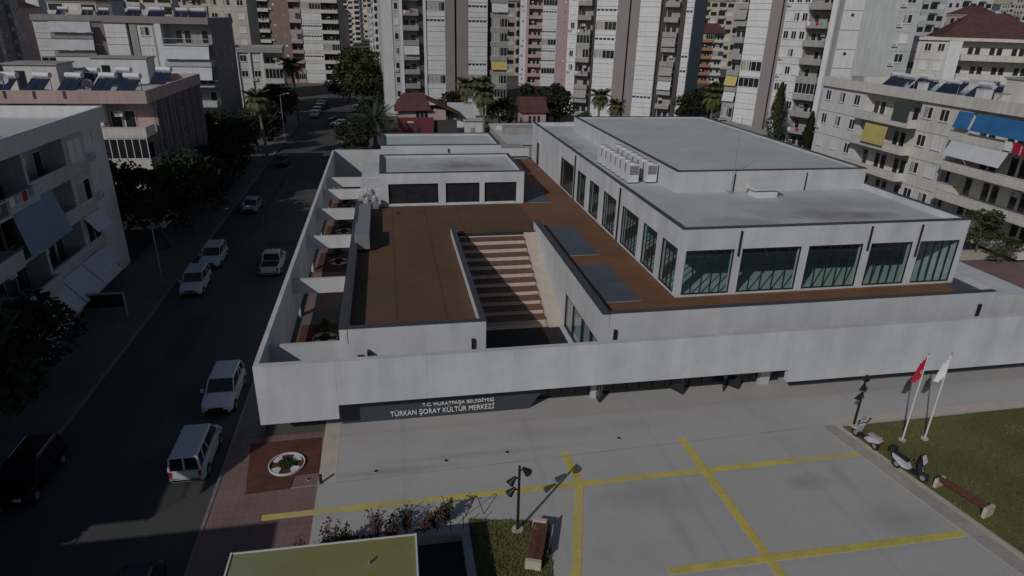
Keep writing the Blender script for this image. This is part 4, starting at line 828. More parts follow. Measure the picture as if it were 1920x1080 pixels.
# stair penthouses and roof clutter on the two left roofs and right roof
for (x, y, z, wx, wy, h, col, lb) in ((-39, 79, 12.7, 5, 4, 2.6, 'cream', 'cream stair hut on the rose parapet roof'), (-34, 88, 12.7, 6, 3, 2.8, 'white', 'white stair hut at the back of the rose parapet roof'), (66, 56, 13.5, 4, 6, 2.8, 'cream', 'cream stair hut on the long cream roof'), (-33, 43, 12.8, 5, 4, 2.4, 'white', 'white stair hut on the nearest left roof')):
    t = thing('roof_hut', lb, 'roof hut', (x, y, z)); g = MB(); g.box(0, wx, 0, wy, 0, h, M[col]); g.build('wall', t); g = MB(); g.box(-0.2, wx+0.2, -0.2, wy+0.2, h, h+0.15, M['greyb']); g.build('roof', t); g = MB(); g.box(1, 1.9, -0.04, -0.005, 0, 2.0, M['winglass']); g.build('door', t)

# ================================================================ TREES
def crown_mesh(rx, rz, n, leaf, size, seed, flat=0.0):
    rr = random.Random(seed); g = MB(); cl = []
    for _ in range(max(8, int(n/90))):
        a = rr.uniform(0, 6.28); h = rr.uniform(-0.75, 0.9); q = math.sqrt(max(0, 1-h*h))*rr.uniform(0.35, 0.95)
        cl.append((math.cos(a)*q*rx, math.sin(a)*q*rx, h*rz, rr.uniform(0.28, 0.5)*rx))
    V = []; F = []
    for i in range(n):
        c = rr.choice(cl); v = Vector((rr.gauss(0, 1), rr.gauss(0, 1), rr.gauss(0, 1))).normalized()*c[3]*rr.uniform(0.55, 1.0)
        p = Vector(c[:3])+Vector((v.x, v.y, v.z*0.8)); s = size*rr.uniform(0.6, 1.4)
        a = Vector((rr.gauss(0, 1), rr.gauss(0, 1), rr.gauss(0, 0.7))).normalized(); b_ = a.orthogonal().normalized(); b_ = (Matrix.Rotation(rr.uniform(0, 6.28), 3, a) @ b_)
        e = len(V); V += [tuple(p-a*s), tuple(p+b_*s*0.45), tuple(p+a*s), tuple(p-b_*s*0.45)]; F.append((e, e+1, e+2, e+3))
    me = bpy.data.meshes.new('crown'); me.from_pydata(V, [], F); me.materials.append(leaf); return me
def trunk_mesh(h, r0, seed):
    rr = random.Random(seed); g = MB(); p = Vector((0, 0, 0)); q = Vector((rr.uniform(-0.2, 0.2), rr.uniform(-0.2, 0.2), h*0.6)); g.tube(p, q, r0, r0*0.7, M['bark'], 8)
    for k in range(5):
        a = 1.256*k+rr.uniform(-0.4, 0.4); e = q+Vector((math.cos(a)*h*0.35, math.sin(a)*h*0.35, h*0.45)); g.tube(q, e, r0*0.55, r0*0.15, M['bark'], 6)
    return g.mesh('trunk')
TP = {}
def tree(loc, h, rx, kind, label, group=None, n=1500, size=0.28, name='tree', seed=None):
    key = (kind, seed or rnd.randint(0, 2), n)
    if key not in TP: TP[key] = (crown_mesh(1.0, 0.85, n, LF[kind], size/3.2, len(TP)+1), trunk_mesh(1.0, 0.035, len(TP)+1))
    t = thing(name, label, 'tree', loc, rnd.uniform(0, 6), group)
    c = link('crown', TP[key][0], t, (0, 0, h-rx*0.85)); c.scale = (rx, rx, rx*0.95)
    k = link('trunk', TP[key][1], t); k.scale = (h*0.8, h*0.8, h*0.8)
    return t
# dark street trees, left side
spots = [(-20.8, 63, 7.5, 3.2), (-20.2, 69, 8, 3.5), (-20.8, 76, 6.0, 2.7), (-20.4, 83, 6.2, 2.8), (-20.8, 90, 6.2, 2.9), (-21.5, 96.5, 7.0, 3.0), (-20.9, 111, 6.6, 3.0), (-20.7, 119, 7.0, 3.2), (-21.0, 128, 7.2, 3.4), (-21.0, 138, 8, 3.6)]
wh = ['beside the shaded near block', 'at the gap between the two near left blocks', 'under the blue canopy of the rose parapet block', 'by the middle of the rose parapet block', 'by the far end of the rose parapet block', 'just before the tall street palm', 'just past the tall street palm', 'below the beige block', 'near the bend of the parked cars', 'at the far end of the street row']
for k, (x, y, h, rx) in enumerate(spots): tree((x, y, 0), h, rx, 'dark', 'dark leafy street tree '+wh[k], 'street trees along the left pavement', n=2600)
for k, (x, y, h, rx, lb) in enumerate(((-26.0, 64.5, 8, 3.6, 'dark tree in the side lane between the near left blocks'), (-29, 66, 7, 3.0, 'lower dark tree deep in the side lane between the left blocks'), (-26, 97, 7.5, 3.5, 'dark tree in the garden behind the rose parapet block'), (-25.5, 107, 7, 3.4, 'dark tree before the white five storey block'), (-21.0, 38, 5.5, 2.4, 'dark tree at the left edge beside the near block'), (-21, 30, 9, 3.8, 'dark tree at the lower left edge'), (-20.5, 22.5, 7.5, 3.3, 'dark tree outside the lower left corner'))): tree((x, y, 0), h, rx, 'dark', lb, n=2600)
tree((-6, 165, 0), 13, 6.0, 'olive', 'large round yellow green tree at the street end before the far tower', n=4200, seed=5)
tree((-9.5, 171, 0), 9, 4.2, 'dark', 'dark tree left behind the yellow green tree', n=2600)
tree((0.5, 160, 0), 9, 3.8, 'dark', 'dark tree at the foot of the white twin band tower', n=2600)
for k, (x, y, h, rx, kd, lb) in enumerate(((-3.2, 126, 6.5, 3.4, 'dark', 'dark bushy tree left of the pink house'), (-5.2, 108, 5.5, 3.0, 'dark', 'dark bush tree beneath the big blue green palm'), (13, 134, 7.0, 3.2, 'dark', 'dark tree behind the white sheds'), (22.5, 131, 6.5, 3.0, 'dark', 'dark tree between the two pink houses'), (30.5, 139, 8, 4.2, 'dark', 'broad dark tree right of the tiny pink house'), (36, 140, 8, 4.4, 'dark', 'broad dark tree under the pink tower'), (37, 119, 5, 2.4, 'mid', 'small green tree behind the back corner of the hall'), (64, 133, 8, 3.8, 'dark', 'dark tree between the balcony tower and the orange block'), (70.5, 138, 9, 4.0, 'dark', 'dark tree before the orange block'), (88, 160, 8, 4, 'dark', 'dark tree below the orange block'), (75, 96, 5.5, 2.6, 'mid', 'low green tree at the foot of the right tower'))): tree((x, y, 0), h, rx, kd, lb, n=2200)
tree((58.5, 52.5, 0), 4.6, 2.0, 'mid', 'small garden tree below the long cream block', n=1500); tree((57.5, 49, 0), 3.2, 1.5, 'mid', 'low round shrub tree in the paved garden at right', n=1200); tree((64.0, 46.5, 0), 8.5, 2.9, 'dark', 'dark tree at the right edge beside the cream block', n=2600)
# conifers
def cypress(loc, h, rx, label, kind='mid'):
    rr = random.Random(int(h*10)); V = []; F = []
    for i in range(3000):
        u = rr.random()**0.8; z = h*(0.06+0.94*u); a = rr.uniform(0, 6.28); rad = rx*(1-u)**0.75*(0.82+0.25*math.sin(a*5+z*2.2))*rr.uniform(0.75, 1.05)+0.05
        p = Vector((math.cos(a)*rad, math.sin(a)*rad, z)); s = 0.26*rr.uniform(0.6, 1.3); d1 = Vector((math.cos(a)*0.5, math.sin(a)*0.5, 0.9)).normalized(); d2 = Vector((-math.sin(a), math.cos(a), rr.uniform(-0.4, 0.4)))
        e = len(V); V += [tuple(p-d1*s), tuple(p+d2*s*0.4), tuple(p+d1*s), tuple(p-d2*s*0.4)]; F.append((e, e+1, e+2, e+3))
    me = bpy.data.meshes.new('crown'); me.from_pydata(V, [], F); me.materials.append(LF[kind])
    t = thing('cypress_tree', label, 'tree', loc); link('crown', me, t); g = MB(); g.tube((0, 0, 0), (0, 0, h*0.9), 0.2, 0.04, M['bark'], 7); g.build('trunk', t)
cypress((67.5, 106, 0), 11.8, 2.6, 'tall dark green cypress in front of the right white tower'); cypress((68.5, 97.5, 0), 8.0, 1.7, 'smaller cypress right of the tall cypress', 'dark')
# palms
def frond_mesh(L, droop, leaf, seed, wid=0.5):
    rr = random.Random(seed); V = []; F = []; n = 13; pr = []
    for i in range(n+1):
        t = i/n; pr.append(Vector((L*(t-0.12*t*t*droop), 0, L*(0.42*t-droop*0.85*t*t))))
    for i in range(n):
        a, b_ = pr[i], pr[i+1]; e = len(V); V += [tuple(a+Vector((0, 0.03, 0))), tuple(a-Vector((0, 0.03, 0))), tuple(b_-Vector((0, 0.03, 0))), tuple(b_+Vector((0, 0.03, 0)))]; F.append((e, e+1, e+2, e+3))
        wl = wid*math.sin(math.pi*(0.12+0.86*(i+0.5)/n))**0.7
        for sd_ in (-1, 1):
            for q in range(2):
                p = a.lerp(b_, q*0.5+0.2); d = (b_-a).normalized(); tip = p+Vector((0, sd_*wl, 0))+d*wl*0.55-Vector((0, 0, wl*(0.25+0.25*rr.random())))
                e = len(V); V += [tuple(p-d*0.06), tuple(p+d*0.06), tuple(tip)]; F.append((e, e+1, e+2))
    me = bpy.data.meshes.new('frond'); me.from_pydata(V, [], F); me.materials.append(leaf); return me
FM = {k: [frond_mesh(L, dr, LF[lf], i, wd) for i, (L, dr) in enumerate(v)] for k, lf, wd, v in (('fan', 'palm', 0.62, [(1.7, 0.3), (1.8, 0.75), (1.8, 1.2), (1.7, 1.7)]), ('date', 'date', 0.6, [(3.6, 0.15), (3.9, 0.5), (4.0, 0.8), (3.8, 1.15)]))}
def palm(loc, h, kind, label, nfr=34, lean=0.3, r0=0.22, sc=1.0):
    t = thing('palm_tree', label, 'palm tree', loc, rnd.uniform(0, 6))
    g = MB(); p = Vector((0, 0, 0))
    for i in range(6):
        q = Vector((lean*((i+1)/6)**1.6, 0, h*(i+1)/6)); g.tube(p, q, r0*(1.25 if i == 0 else 1)*(1-0.05*i), r0*(1-0.05*(i+1)), M['palmtrunk'], 9); p = q
    g.build('trunk', t)
    for i in range(nfr):
        k = min(3, int(4*i/nfr)); o = link('frond', FM[kind][k], t, (lean, 0, h-0.1), (0, (-0.65+0.35*k)*0.6, i*2.39996)); o.scale = (sc*rnd.uniform(0.85, 1.12),)*3
palm((-18.4, 104, 0), 9.3, 'fan', 'tall slim palm with pale trunk on the left pavement', 44, 0.5, 0.24, 1.3)
palm((-18.0, 142, 0), 11.5, 'fan', 'taller thin palm behind the slim palm, before the beige block', 40, 0.4, 0.24, 1.5)
palm((-2.2, 113, 0), 4.6, 'date', 'large blue green palm with arching fronds behind the back courtyard wall', 46, 0.2, 0.4, 1.25)
palm((17.3, 119, 0), 8.6, 'fan', 'bushy palm right of the white shed', 48, 0.2, 0.28, 1.45)
palm((15.0, 128, 0), 9.2, 'fan', 'palm left behind the bushy palm', 44, -0.3, 0.26, 1.4)
palm((17.6, 126, 0), 9.6, 'fan', 'dark palm just right of the paired palms', 40, 0.3, 0.26, 1.35)
palm((39.6, 121, 0), 8.0, 'fan', 'palm with round head behind the hall, left of its shorter neighbour', 46, 0.1, 0.26, 1.35)
palm((43.2, 121, 0), 6.2, 'fan', 'short palm behind the hall below the mauve band', 40, 0.1, 0.26, 1.2)
palm((66.5, 128, 0), 7.6, 'fan', 'yellowish palm right of the balcony tower', 46, 0.1, 0.26, 1.6)
palm((-21.5, 100, 0), 4.0, 'date', 'low palm in the garden before the white five storey block', 30, 0.1, 0.3, 0.9)

# ================================================================ VEHICLES
def car(name, label, loc, rz, paint='carwhite', kind='suv', cat='car', group='parked cars along the street'):
    t = thing(name, label, cat, loc, rz, group)
    P = {'suv': dict(L=4.5, W=1.86, hb=1.02, ht=1.66, c0=-0.95, c1=2.15, r0=-0.25, r1=1.85, hood=0.95),
         'sedan': dict(L=4.4, W=1.76, hb=0.92, ht=1.45, c0=-1.15, c1=1.75, r0=-0.35, r1=1.15, hood=0.86),
         'van': dict(L=4.3, W=1.72, hb=1.08, ht=1.82, c0=-1.45, c1=2.12, r0=-0.75, r1=2.02, hood=1.0),
         'pickup': dict(L=5.1, W=1.85, hb=1.08, ht=1.76, c0=-1.1, c1=0.75, r0=-0.45, r1=0.6, hood=1.02)}[kind]
    L, W, hb, ht = P['L']/2, P['W']/2, P['hb'], P['ht']
    # lofted body, front at -x
    st = [(-L, 0.42, 0.62, 0.72), (-L+0.12, 0.3, P['hood']-0.16, 0.90), (-L+0.5, 0.24, P['hood']-0.06, 0.98), (P['c0'], 0.22, hb-0.02, 1.0), (0, 0.22, hb, 1.0), (P['c1']-0.2, 0.22, hb, 1.0), (L-0.25, 0.26, hb-0.02, 0.97), (L-0.04, 0.34, hb-0.1, 0.90), (L, 0.45, 0.75, 0.84)]
    if kind == 'pickup': st[5] = (0.8, 0.22, hb, 1.0)
    sec = []
    for x, zb, zt, wf in st:
        w_ = W*wf; sec.append([(x, -w_*0.9, zb), (x, -w_, zb+0.14), (x, -w_, zt-0.2), (x, -w_*0.94, zt-0.04), (x, -w_*0.7, zt), (x, w_*0.7, zt), (x, w_*0.94, zt-0.04), (x, w_, zt-0.2), (x, w_, zb+0.14), (x, w_*0.9, zb)])
    V = [p for s in sec for p in s]; n = 10; F = []
    for i in range(len(sec)-1):
        for j in range(n): F.append((i*n+j, i*n+(j+1) % n, (i+1)*n+(j+1) % n, (i+1)*n+j))
    F += [tuple(range(n))[::-1], tuple((len(sec)-1)*n+j for j in range(n))]
    g = MB(); g.poly(V, F, M[paint])
    if kind == 'pickup': g.box(0.95, L-0.12, -W*0.82, W*0.82, hb+0.001, hb+0.006, M['black'])
    g.build('body', t, smooth=False)
    # cabin: dark glass house, painted roof and pillars
    wb, wt_ = W*0.93, W*0.76
    c0, c1, r0, r1 = P['c0'], P['c1'], P['r0'], P['r1']
    base = [(c0, -wb*0.92), (c1, -wb*0.92), (c1, wb*0.92), (c0, wb*0.92)]; topp = [(r0, -wt_), (r1, -wt_), (r1, wt_), (r0, wt_)]
    g = MB(); g.poly([(x, y, hb-0.03) for x, y in base]+[(x, y, ht-0.06) for x, y in topp], [(0,1,2,3), (4,5,6,7), (0,1,5,4), (1,2,6,5), (2,3,7,6), (3,0,4,7)], M['carglass']); g.build('windows', t)
    g = MB(); k = 0.03
    rp = [(r0-0.04, -wt_-k), (r1+0.06, -wt_-k), (r1+0.06, wt_+k), (r0-0.04, wt_+k)]
    g.poly([(x, y, ht-0.08) for x, y in rp]+[(x*0.97+0.01, y*0.9, ht) for x, y in rp], [(0,3,2,1), (4,5,6,7), (0,1,5,4), (1,2,6,5), (2,3,7,6), (3,0,4,7)], M[paint])
    def pil(a, b_, w_=0.045): g.tube(a, b_, w_, w_, M[paint], 4)
    for s in (-1, 1):
        pil((c0, s*wb*0.92, hb-0.02), (r0, s*wt_, ht-0.07)); pil((c1, s*wb*0.92, hb-0.02), (r1, s*wt_, ht-0.07), 0.07)
        m_ = (c0+c1)/2+0.1; pil((m_, s*wb*0.93, hb-0.02), ((r0+r1)/2+0.1, s*(wt_+0.005), ht-0.07))
        if kind in ('van', 'suv'): m2 = c1-0.75; pil((m2, s*wb*0.93, hb-0.02), (r1-0.7, s*(wt_+0.005), ht-0.07), 0.06)
    if kind == 'van': pil((c1+0.02, 0, hb-0.02), (r1+0.03, 0, ht-0.07), 0.06)
    g.build('roof', t)
    if kind == 'suv':
        g = MB()
        for s in (-1, 1): g.tube((r0+0.2, s*wt_*0.92, ht+0.04), (r1-0.1, s*wt_*0.92, ht+0.04), 0.022, 0.022, M['steel'], 5)
        g.build('roof_rail', t)
    for x in (-L+0.82, L-0.85):
        for s in (-1, 1):
            g = MB(); g.tube((0, -0.11, 0), (0, 0.11, 0), 0.33, 0.33, M['rubber'], 16); wq = g.build('wheel', t, (x, s*(W-0.08), 0.33))
            g = MB(); g.tube((0, s*0.10, 0), (0, s*0.118, 0), 0.2, 0.19, M['steel'], 10); g.build('rim', wq)
            g = MB(); g.tube((x, s*(W-0.14), 0.36), (x, s*(W+0.004), 0.36), 0.38, 0.38, M['black'], 16); g.build('wheel_arch', t)
    for s in (-1, 1):
        g = MB(); g.box(-L+0.02, -L+0.16, s*W*0.52-0.17, s*W*0.52+0.17, P['hood']-0.32, P['hood']-0.19, M['lampclear']); g.build('headlight', t)
        g = MB(); g.box(L-0.1, L+0.0, s*W*0.80-0.08, s*W*0.80+0.08, hb-0.42, hb-0.12, M['lampred']); g.build('tail_light', t)
        g = MB(); g.box(c0+0.12, c0+0.28, s*(W+0.1)-0.09, s*(W+0.1)+0.09, hb-0.04, hb+0.11, M[paint]); g.build('mirror', t)
    g = MB(); g.box(-L-0.015, -L+0.06, -0.42, 0.42, 0.58, 0.70, M['black']); g.box(-L-0.02, -L+0.02, -0.6, 0.6, 0.36, 0.5, M['black']); g.build('grille', t)
    t.scale = (0.94, 0.94, 0.94)
    g = MB(); g.box(L-0.01, L+0.012, -0.26, 0.26, 0.58, 0.70, M['frame']); g.box(L-0.04, L+0.03, -W*0.8, W*0.8, 0.42, 0.5, M['black']); g.build('bumper', t)
    return t
car('parked_car', 'white sports utility car on the right kerb, facing the camera beside the floating wall', (-10.15, 34.9, 0), R(90), 'carwhite', 'suv')
car('parked_van', 'white boxy van parked nearest on the right kerb, seen from behind', (-10.2, 29.0, 0), R(-90), 'carwhite', 'van', 'van')
car('pickup_truck', 'white pickup with dark cargo bed by the right kerb beside the courtyard wall', (-10.55, 56.4, 0), R(-90), 'carwhite', 'pickup', 'pickup')
car('parked_car', 'white car on the left kerb, nearer of the pair below the side lane', (-16.0, 52.4, 0), R(92), 'carwhite', 'suv')
car('parked_car', 'white car on the left kerb, further of the pair below the side lane', (-16.0, 58.6, 0), R(91), 'carwhite', 'suv')
car('parked_car', 'silver car standing alone on the left kerb below the rose parapet block', (-15.7, 75.8, 0), R(90), 'cargrey', 'sedan')
car('parked_car', 'dark car on the left kerb beside the slim palm', (-15.7, 100.5, 0), R(90), 'cardark', 'sedan')
car('parked_car', 'dark red car in the shade at the lower left edge', (-17.5, 28.4, 0), R(90), 'carred', 'suv')
car('parked_car', 'black car in deep shade near the bottom edge, left of the kiosk', (-10.3, 19.6, 0), R(90), 'cardark', 'sedan')
car('moving_car', 'silver car crossing the sunlit patch at the far street junction', (-9.5, 137, 0), R(10), 'cargrey', 'sedan', group='cars at the far junction')
car('moving_car', 'dark car just beyond the silver one at the far street junction', (-10.2, 143, 0), R(5), 'cardark', 'sedan', group='cars at the far junction')
car('parked_car', 'white car at the far junction beside the blue green palm', (-7.0, 158, 0), R(90), 'carwhite', 'suv', group='cars at the far junction')
def mini(label, loc, rz, paint, group):
    t = thing('parked_car', label, 'car', loc, rz, group)
    g = MB(); g.poly([(x, s*0.85, z) for s in (-1, 1) for x, z in ((-2.1, 0.35), (-2.05, 0.8), (-1.1, 0.92), (-0.4, 1.42), (1.1, 1.42), (1.9, 0.95), (2.1, 0.85), (2.1, 0.35))], [tuple(range(8)), tuple(range(8, 16))[::-1]]+[(i, (i+1) % 8, (i+1) % 8+8, i+8) for i in range(8)], M[paint]); g.build('body', t)
    g = MB()
    for s in (-1, 1): g.poly([(-0.95, s*0.86, 0.93), (-0.4, s*0.86, 1.34), (1.05, s*0.86, 1.34), (1.6, s*0.86, 0.97), (-0.95, s*0.84, 0.93), (-0.4, s*0.84, 1.34), (1.05, s*0.84, 1.34), (1.6, s*0.84, 0.97)], [(0,1,2,3), (4,5,6,7), (0,1,5,4), (1,2,6,5), (2,3,7,6), (3,0,4,7)], M['carglass'])
    g.box(-0.9, -0.55, -0.7, 0.7, 1.02, 1.28, M['carglass']); g.build('windows', t)
    for x in (-1.3, 1.3): g = MB(); g.tube((x, -0.87, 0.32), (x, 0.87, 0.32), 0.32, 0.32, M['rubber'], 10); g.build('wheel', t)
    return t
nm = ['first', 'second', 'third', 'fourth', 'fifth', 'sixth', 'seventh', 'eighth', 'ninth', 'tenth']
for k in range(5): mini(f'{("white", "silver", "dark", "white", "silver")[k]} car, {nm[k]} of the row parked at the far end of the left kerb', (-15.6, 150+k*6.0, 0), R(90), ('carwhite', 'cargrey', 'cardark', 'carwhite', 'cargrey')[k], 'row of cars at the far left kerb')
for k in range(10): mini(f'{("white", "silver")[k % 2]} car, {nm[k]} from the left of the row parked behind the hall', (37.5+k*2.6, 112+0.15*k, 3.3), R(88), ('carwhite', 'cargrey')[k % 2], 'row of cars parked behind the hall')
t = thing('parking_deck', 'low concrete parking deck behind the hall carrying a row of cars', 'parking deck', (33, 106, 0)); g = MB(); g.box(0, 34, 0, 14, 0, 3.28, M['greyb']); g.build('deck_slab', t); g = MB(); g.box(0, 34, -0.2, 0, 3.0, 3.9, M['greyb']); g.build('parapet', t)

def scooter(label, loc, rz, dark):
    t = thing('scooter', label, 'scooter', loc, rz, 'scooters parked at the lawn edge')
    pm = 'cardark' if dark else 'carwhite'
    for x in (-0.68, 0.62):
        g = MB(); g.tube((0, -0.06, 0), (0, 0.06, 0), 0.24, 0.24, M['rubber'], 14); o = g.build('wheel', t, (x, 0, 0.24)); g = MB(); g.tube((0, -0.065, 0), (0, 0.065, 0), 0.13, 0.13, M['steel'], 10); g.build('rim', o)
    g = MB(); g.poly([(x, s*w_, z) for s in (-1, 1) for x, z, w_ in ((-0.05, 0.35, 0.16), (0.2, 0.62, 0.2), (0.55, 0.74, 0.17), (0.95, 0.72, 0.09), (0.85, 0.55, 0.12), (0.3, 0.3, 0.17))], [tuple(range(6)), tuple(range(6, 12))[::-1]]+[(i, (i+1) % 6, (i+1) % 6+6, i+6) for i in range(6)], M['carwhite']); g.build('rear_body', t)
    g = MB(); g.poly([(-0.52, -0.2, 0.35), (-0.38, -0.22, 0.9), (-0.38, 0.22, 0.9), (-0.52, 0.2, 0.35), (-0.62, -0.12, 0.4), (-0.5, -0.13, 0.95), (-0.5, 0.13, 0.95), (-0.62, 0.12, 0.4)], [(0,1,2,3), (7,6,5,4), (0,4,5,1), (1,5,6,2), (2,6,7,3), (3,7,4,0)], M[pm]); g.box(-0.45, 0.1, -0.16, 0.16, 0.28, 0.36, M['black']); g.build('leg_shield', t)
    g = MB(); g.poly([(0.12, -0.15, 0.68), (0.85, -0.11, 0.8), (0.85, 0.11, 0.8), (0.12, 0.15, 0.68), (0.18, -0.12, 0.8), (0.8, -0.09, 0.88), (0.8, 0.09, 0.88), (0.18, 0.12, 0.8)], [(3,2,1,0), (4,5,6,7), (0,1,5,4), (1,2,6,5), (2,3,7,6), (3,0,4,7)], M['black' if dark else 'greyb']); g.build('seat', t)
    g = MB(); g.tube((-0.68, 0, 0.3), (-0.42, 0, 1.05), 0.04, 0.03, M['steel'], 6); g.tube((-0.4, -0.34, 1.04), (-0.4, 0.34, 1.04), 0.025, 0.025, M['black'], 6); g.build('handlebar', t)
    g = MB(); g.box(-0.56, -0.42, -0.13, 0.13, 0.92, 1.08, M[pm]); g.box(-0.575, -0.56, -0.07, 0.07, 0.95, 1.04, M['lampclear']); g.build('headlight', t)
    g = MB(); g.poly([(-0.62, -0.19, 1.05), (-0.62, 0.19, 1.05), (-0.46, 0.15, 1.42), (-0.46, -0.15, 1.42), (-0.60, -0.19, 1.05), (-0.60, 0.19, 1.05), (-0.44, 0.15, 1.42), (-0.44, -0.15, 1.42)], [(0,1,2,3), (7,6,5,4), (0,4,5,1), (1,5,6,2), (2,6,7,3), (3,7,4,0)], M['lampclear' if dark else 'carwhite']); g.build('windscreen', t)
    g = MB(); g.poly([(-0.9, -0.1, 0.42), (-0.5, -0.11, 0.5), (-0.5, 0.11, 0.5), (-0.9, 0.1, 0.42), (-0.85, -0.07, 0.5), (-0.5, -0.08, 0.58), (-0.5, 0.08, 0.58), (-0.85, 0.07, 0.5)], [(3,2,1,0), (4,5,6,7), (0,1,5,4), (1,2,6,5), (2,3,7,6), (3,0,4,7)], M[pm]); g.build('mudguard', t)
    for s in (-1, 1): g = MB(); g.tube((-0.4, s*0.28, 1.05), (-0.36, s*0.36, 1.24), 0.012, 0.012, M['black'], 5); g.box(-0.38, -0.34, s*0.37-0.06, s*0.37+0.06, 1.2, 1.3, M['black']); g.build('mirror', t)
    g = MB(); g.box(0.82, 1.1, -0.17, 0.17, 0.84, 1.1, M[pm]) if dark else g.box(0.9, 1.0, -0.07, 0.07, 0.6, 0.7, M['lampred']); g.build('top_case' if dark else 'tail_light', t)
scooter('white scooter parked on the lawn kerb next to the lamp post', (24.7, 25.05, 0.14), R(-82), False)
scooter('black and white scooter with windscreen parked nearer on the lawn kerb', (25.1, 22.35, 0.14), R(112), True)

# ================================================================ STREET FURNITURE
def lamp(label, loc, h, rz):
    t = thing('lamp_post', label, 'lamp post', loc, rz, 'black spotlight posts of the plaza')
    g = MB(); g.tube((0, 0, 0), (0, 0, h), 0.07, 0.055, M['black'], 10); g.build('pole', t)
    g = MB(); g.tube((0, 0, 0), (0, 0, 0.1), 0.28, 0.26, M['beige'], 16); g.build('base', t)
    for z, a in ((h-0.25, 0.2), (h-0.62, 3.3), (h-1.25, 3.0)):
        g = MB(); ca, sa = math.cos(a), math.sin(a); g.tube((0.05*ca, 0.05*sa, z), (0.2*ca, 0.2*sa, z+0.05), 0.03, 0.05, M['black'], 6); g.tube((0.17*ca, 0.17*sa, z+0.1), (0.42*ca, 0.42*sa, z-0.22), 0.06, 0.19, M['black'], 14); o = g.build('lamp_head', t)
        g = MB(); g.tube((0.42*ca, 0.42*sa, z-0.222), (0.425*ca, 0.425*sa, z-0.23), 0.16, 0.16, M['lampclear'], 12); g.build('lens', o)
lamp('black post with three cone spotlights beside the near bench', (4.77, 21.66, 0.11), 3.5, 0.0)
lamp('black post with three cone spotlights at the lawn corner by the white scooter', (25.2, 26.65, 0.12), 3.3, 0.6)
def flagpole(label, loc, h, col, star):
    t = thing('flagpole', label, 'flagpole', loc, 0.0)
    g = MB(); g.tube((0, 0, 0), (0, 0, h), 0.05, 0.03, M['tank'], 8); g.tube((0, 0, h), (0, 0, h+0.1), 0.05, 0.02, M['steel'], 6); g.build('pole', t)
    g = MB(); g.tube((0, 0, 0), (0, 0, 0.08), 0.2, 0.2, M['beige'], 12); g.build('base', t)
    # limp folded flag as a pleated sheet with thickness
    g = MB(); cols_ = 9; rows = 7; V = []; F = []
    for j in range(rows+1):
        tz = j/rows
        for i in range(cols_+1):
            u = i/cols_; x = -0.03-0.46*u*(0.35+0.65*tz); y = 0.10*math.sin(u*14)*(0.3+u); z = h-0.12-1.25*tz-0.45*u*(1-0.4*tz)
            V.append((x, y, z))
    for j in range(rows):
        for i in range(cols_): a = j*(cols_+1)+i; F.append((a, a+1, a+cols_+2, a+cols_+1))
    nv = len(V); V += [(x, y+0.012, z) for x, y, z in V]; F += [tuple(v+nv for v in q)[::-1] for q in F[:]]
    g.poly(V, F, M[col]); fl = g.build('flag', t)
    if star:
        g = MB(); pts = []
        for i in range(13): a = 0.6+5.1*i/12; pts.append((0.16*math.cos(a), 0, 0.16*math.sin(a)))
        for i in range(13)[::-1]: a = 0.6+5.1*i/12; pts.append((0.03+0.125*math.cos(a), 0, 0.125*math.sin(a)))
        g.poly([(x*0.7-0.2, -0.13, z*0.7+h-0.95) for x, y, z in pts], [tuple(range(26))], M['whitecloth']); g.build('emblem', fl)
flagpole('silver flagpole with limp red flag on the lawn', (26.9, 24.92, 0.14), 5.35, 'redcloth', True)
flagpole('silver flagpole with limp white flag on the lawn, right of the red flag', (28.25, 24.85, 0.14), 5.3, 'whitecloth', False)
def bench(label, loc, rz, ln):
    t = thing('bench', label, 'bench', loc, rz, 'wooden benches with pale block ends')
    for k in range(5): g = MB(); g.box(-ln/2, ln/2, -0.26+k*0.11, -0.17+k*0.11, 0.42, 0.46, M['wood']); g.build('slat', t)
    for k in range(3): g = MB(); g.poly([(-ln/2, 0.28+k*0.035, 0.5+k*0.12), (ln/2, 0.28+k*0.035, 0.5+k*0.12), (ln/2, 0.31+k*0.035, 0.59+k*0.12), (-ln/2, 0.31+k*0.035, 0.59+k*0.12), (-ln/2, 0.31+k*0.035, 0.49+k*0.12), (ln/2, 0.31+k*0.035, 0.49+k*0.12), (ln/2, 0.34+k*0.035, 0.58+k*0.12), (-ln/2, 0.34+k*0.035, 0.58+k*0.12)], [(0,1,2,3), (7,6,5,4), (0,4,5,1), (1,5,6,2), (2,6,7,3), (3,7,4,0)], M['wood']); g.build('backrest_slat', t)
    for s in (-1, 1): g = MB(); g.box(s*ln/2-0.08+s*0.1, s*ln/2+0.08+s*0.1, -0.3, 0.36, 0, 0.56 if s < 0 else 0.5, M['beige']); g.build('end_block', t)
bench('dark red wooden bench on the lawn edge at right', (26.25, 20.2, 0.14), R(-75+180), 2.1)
bench('dark red wooden bench beside the near lamp post', (5.35, 20.5, 0.11), R(-110), 2.1)
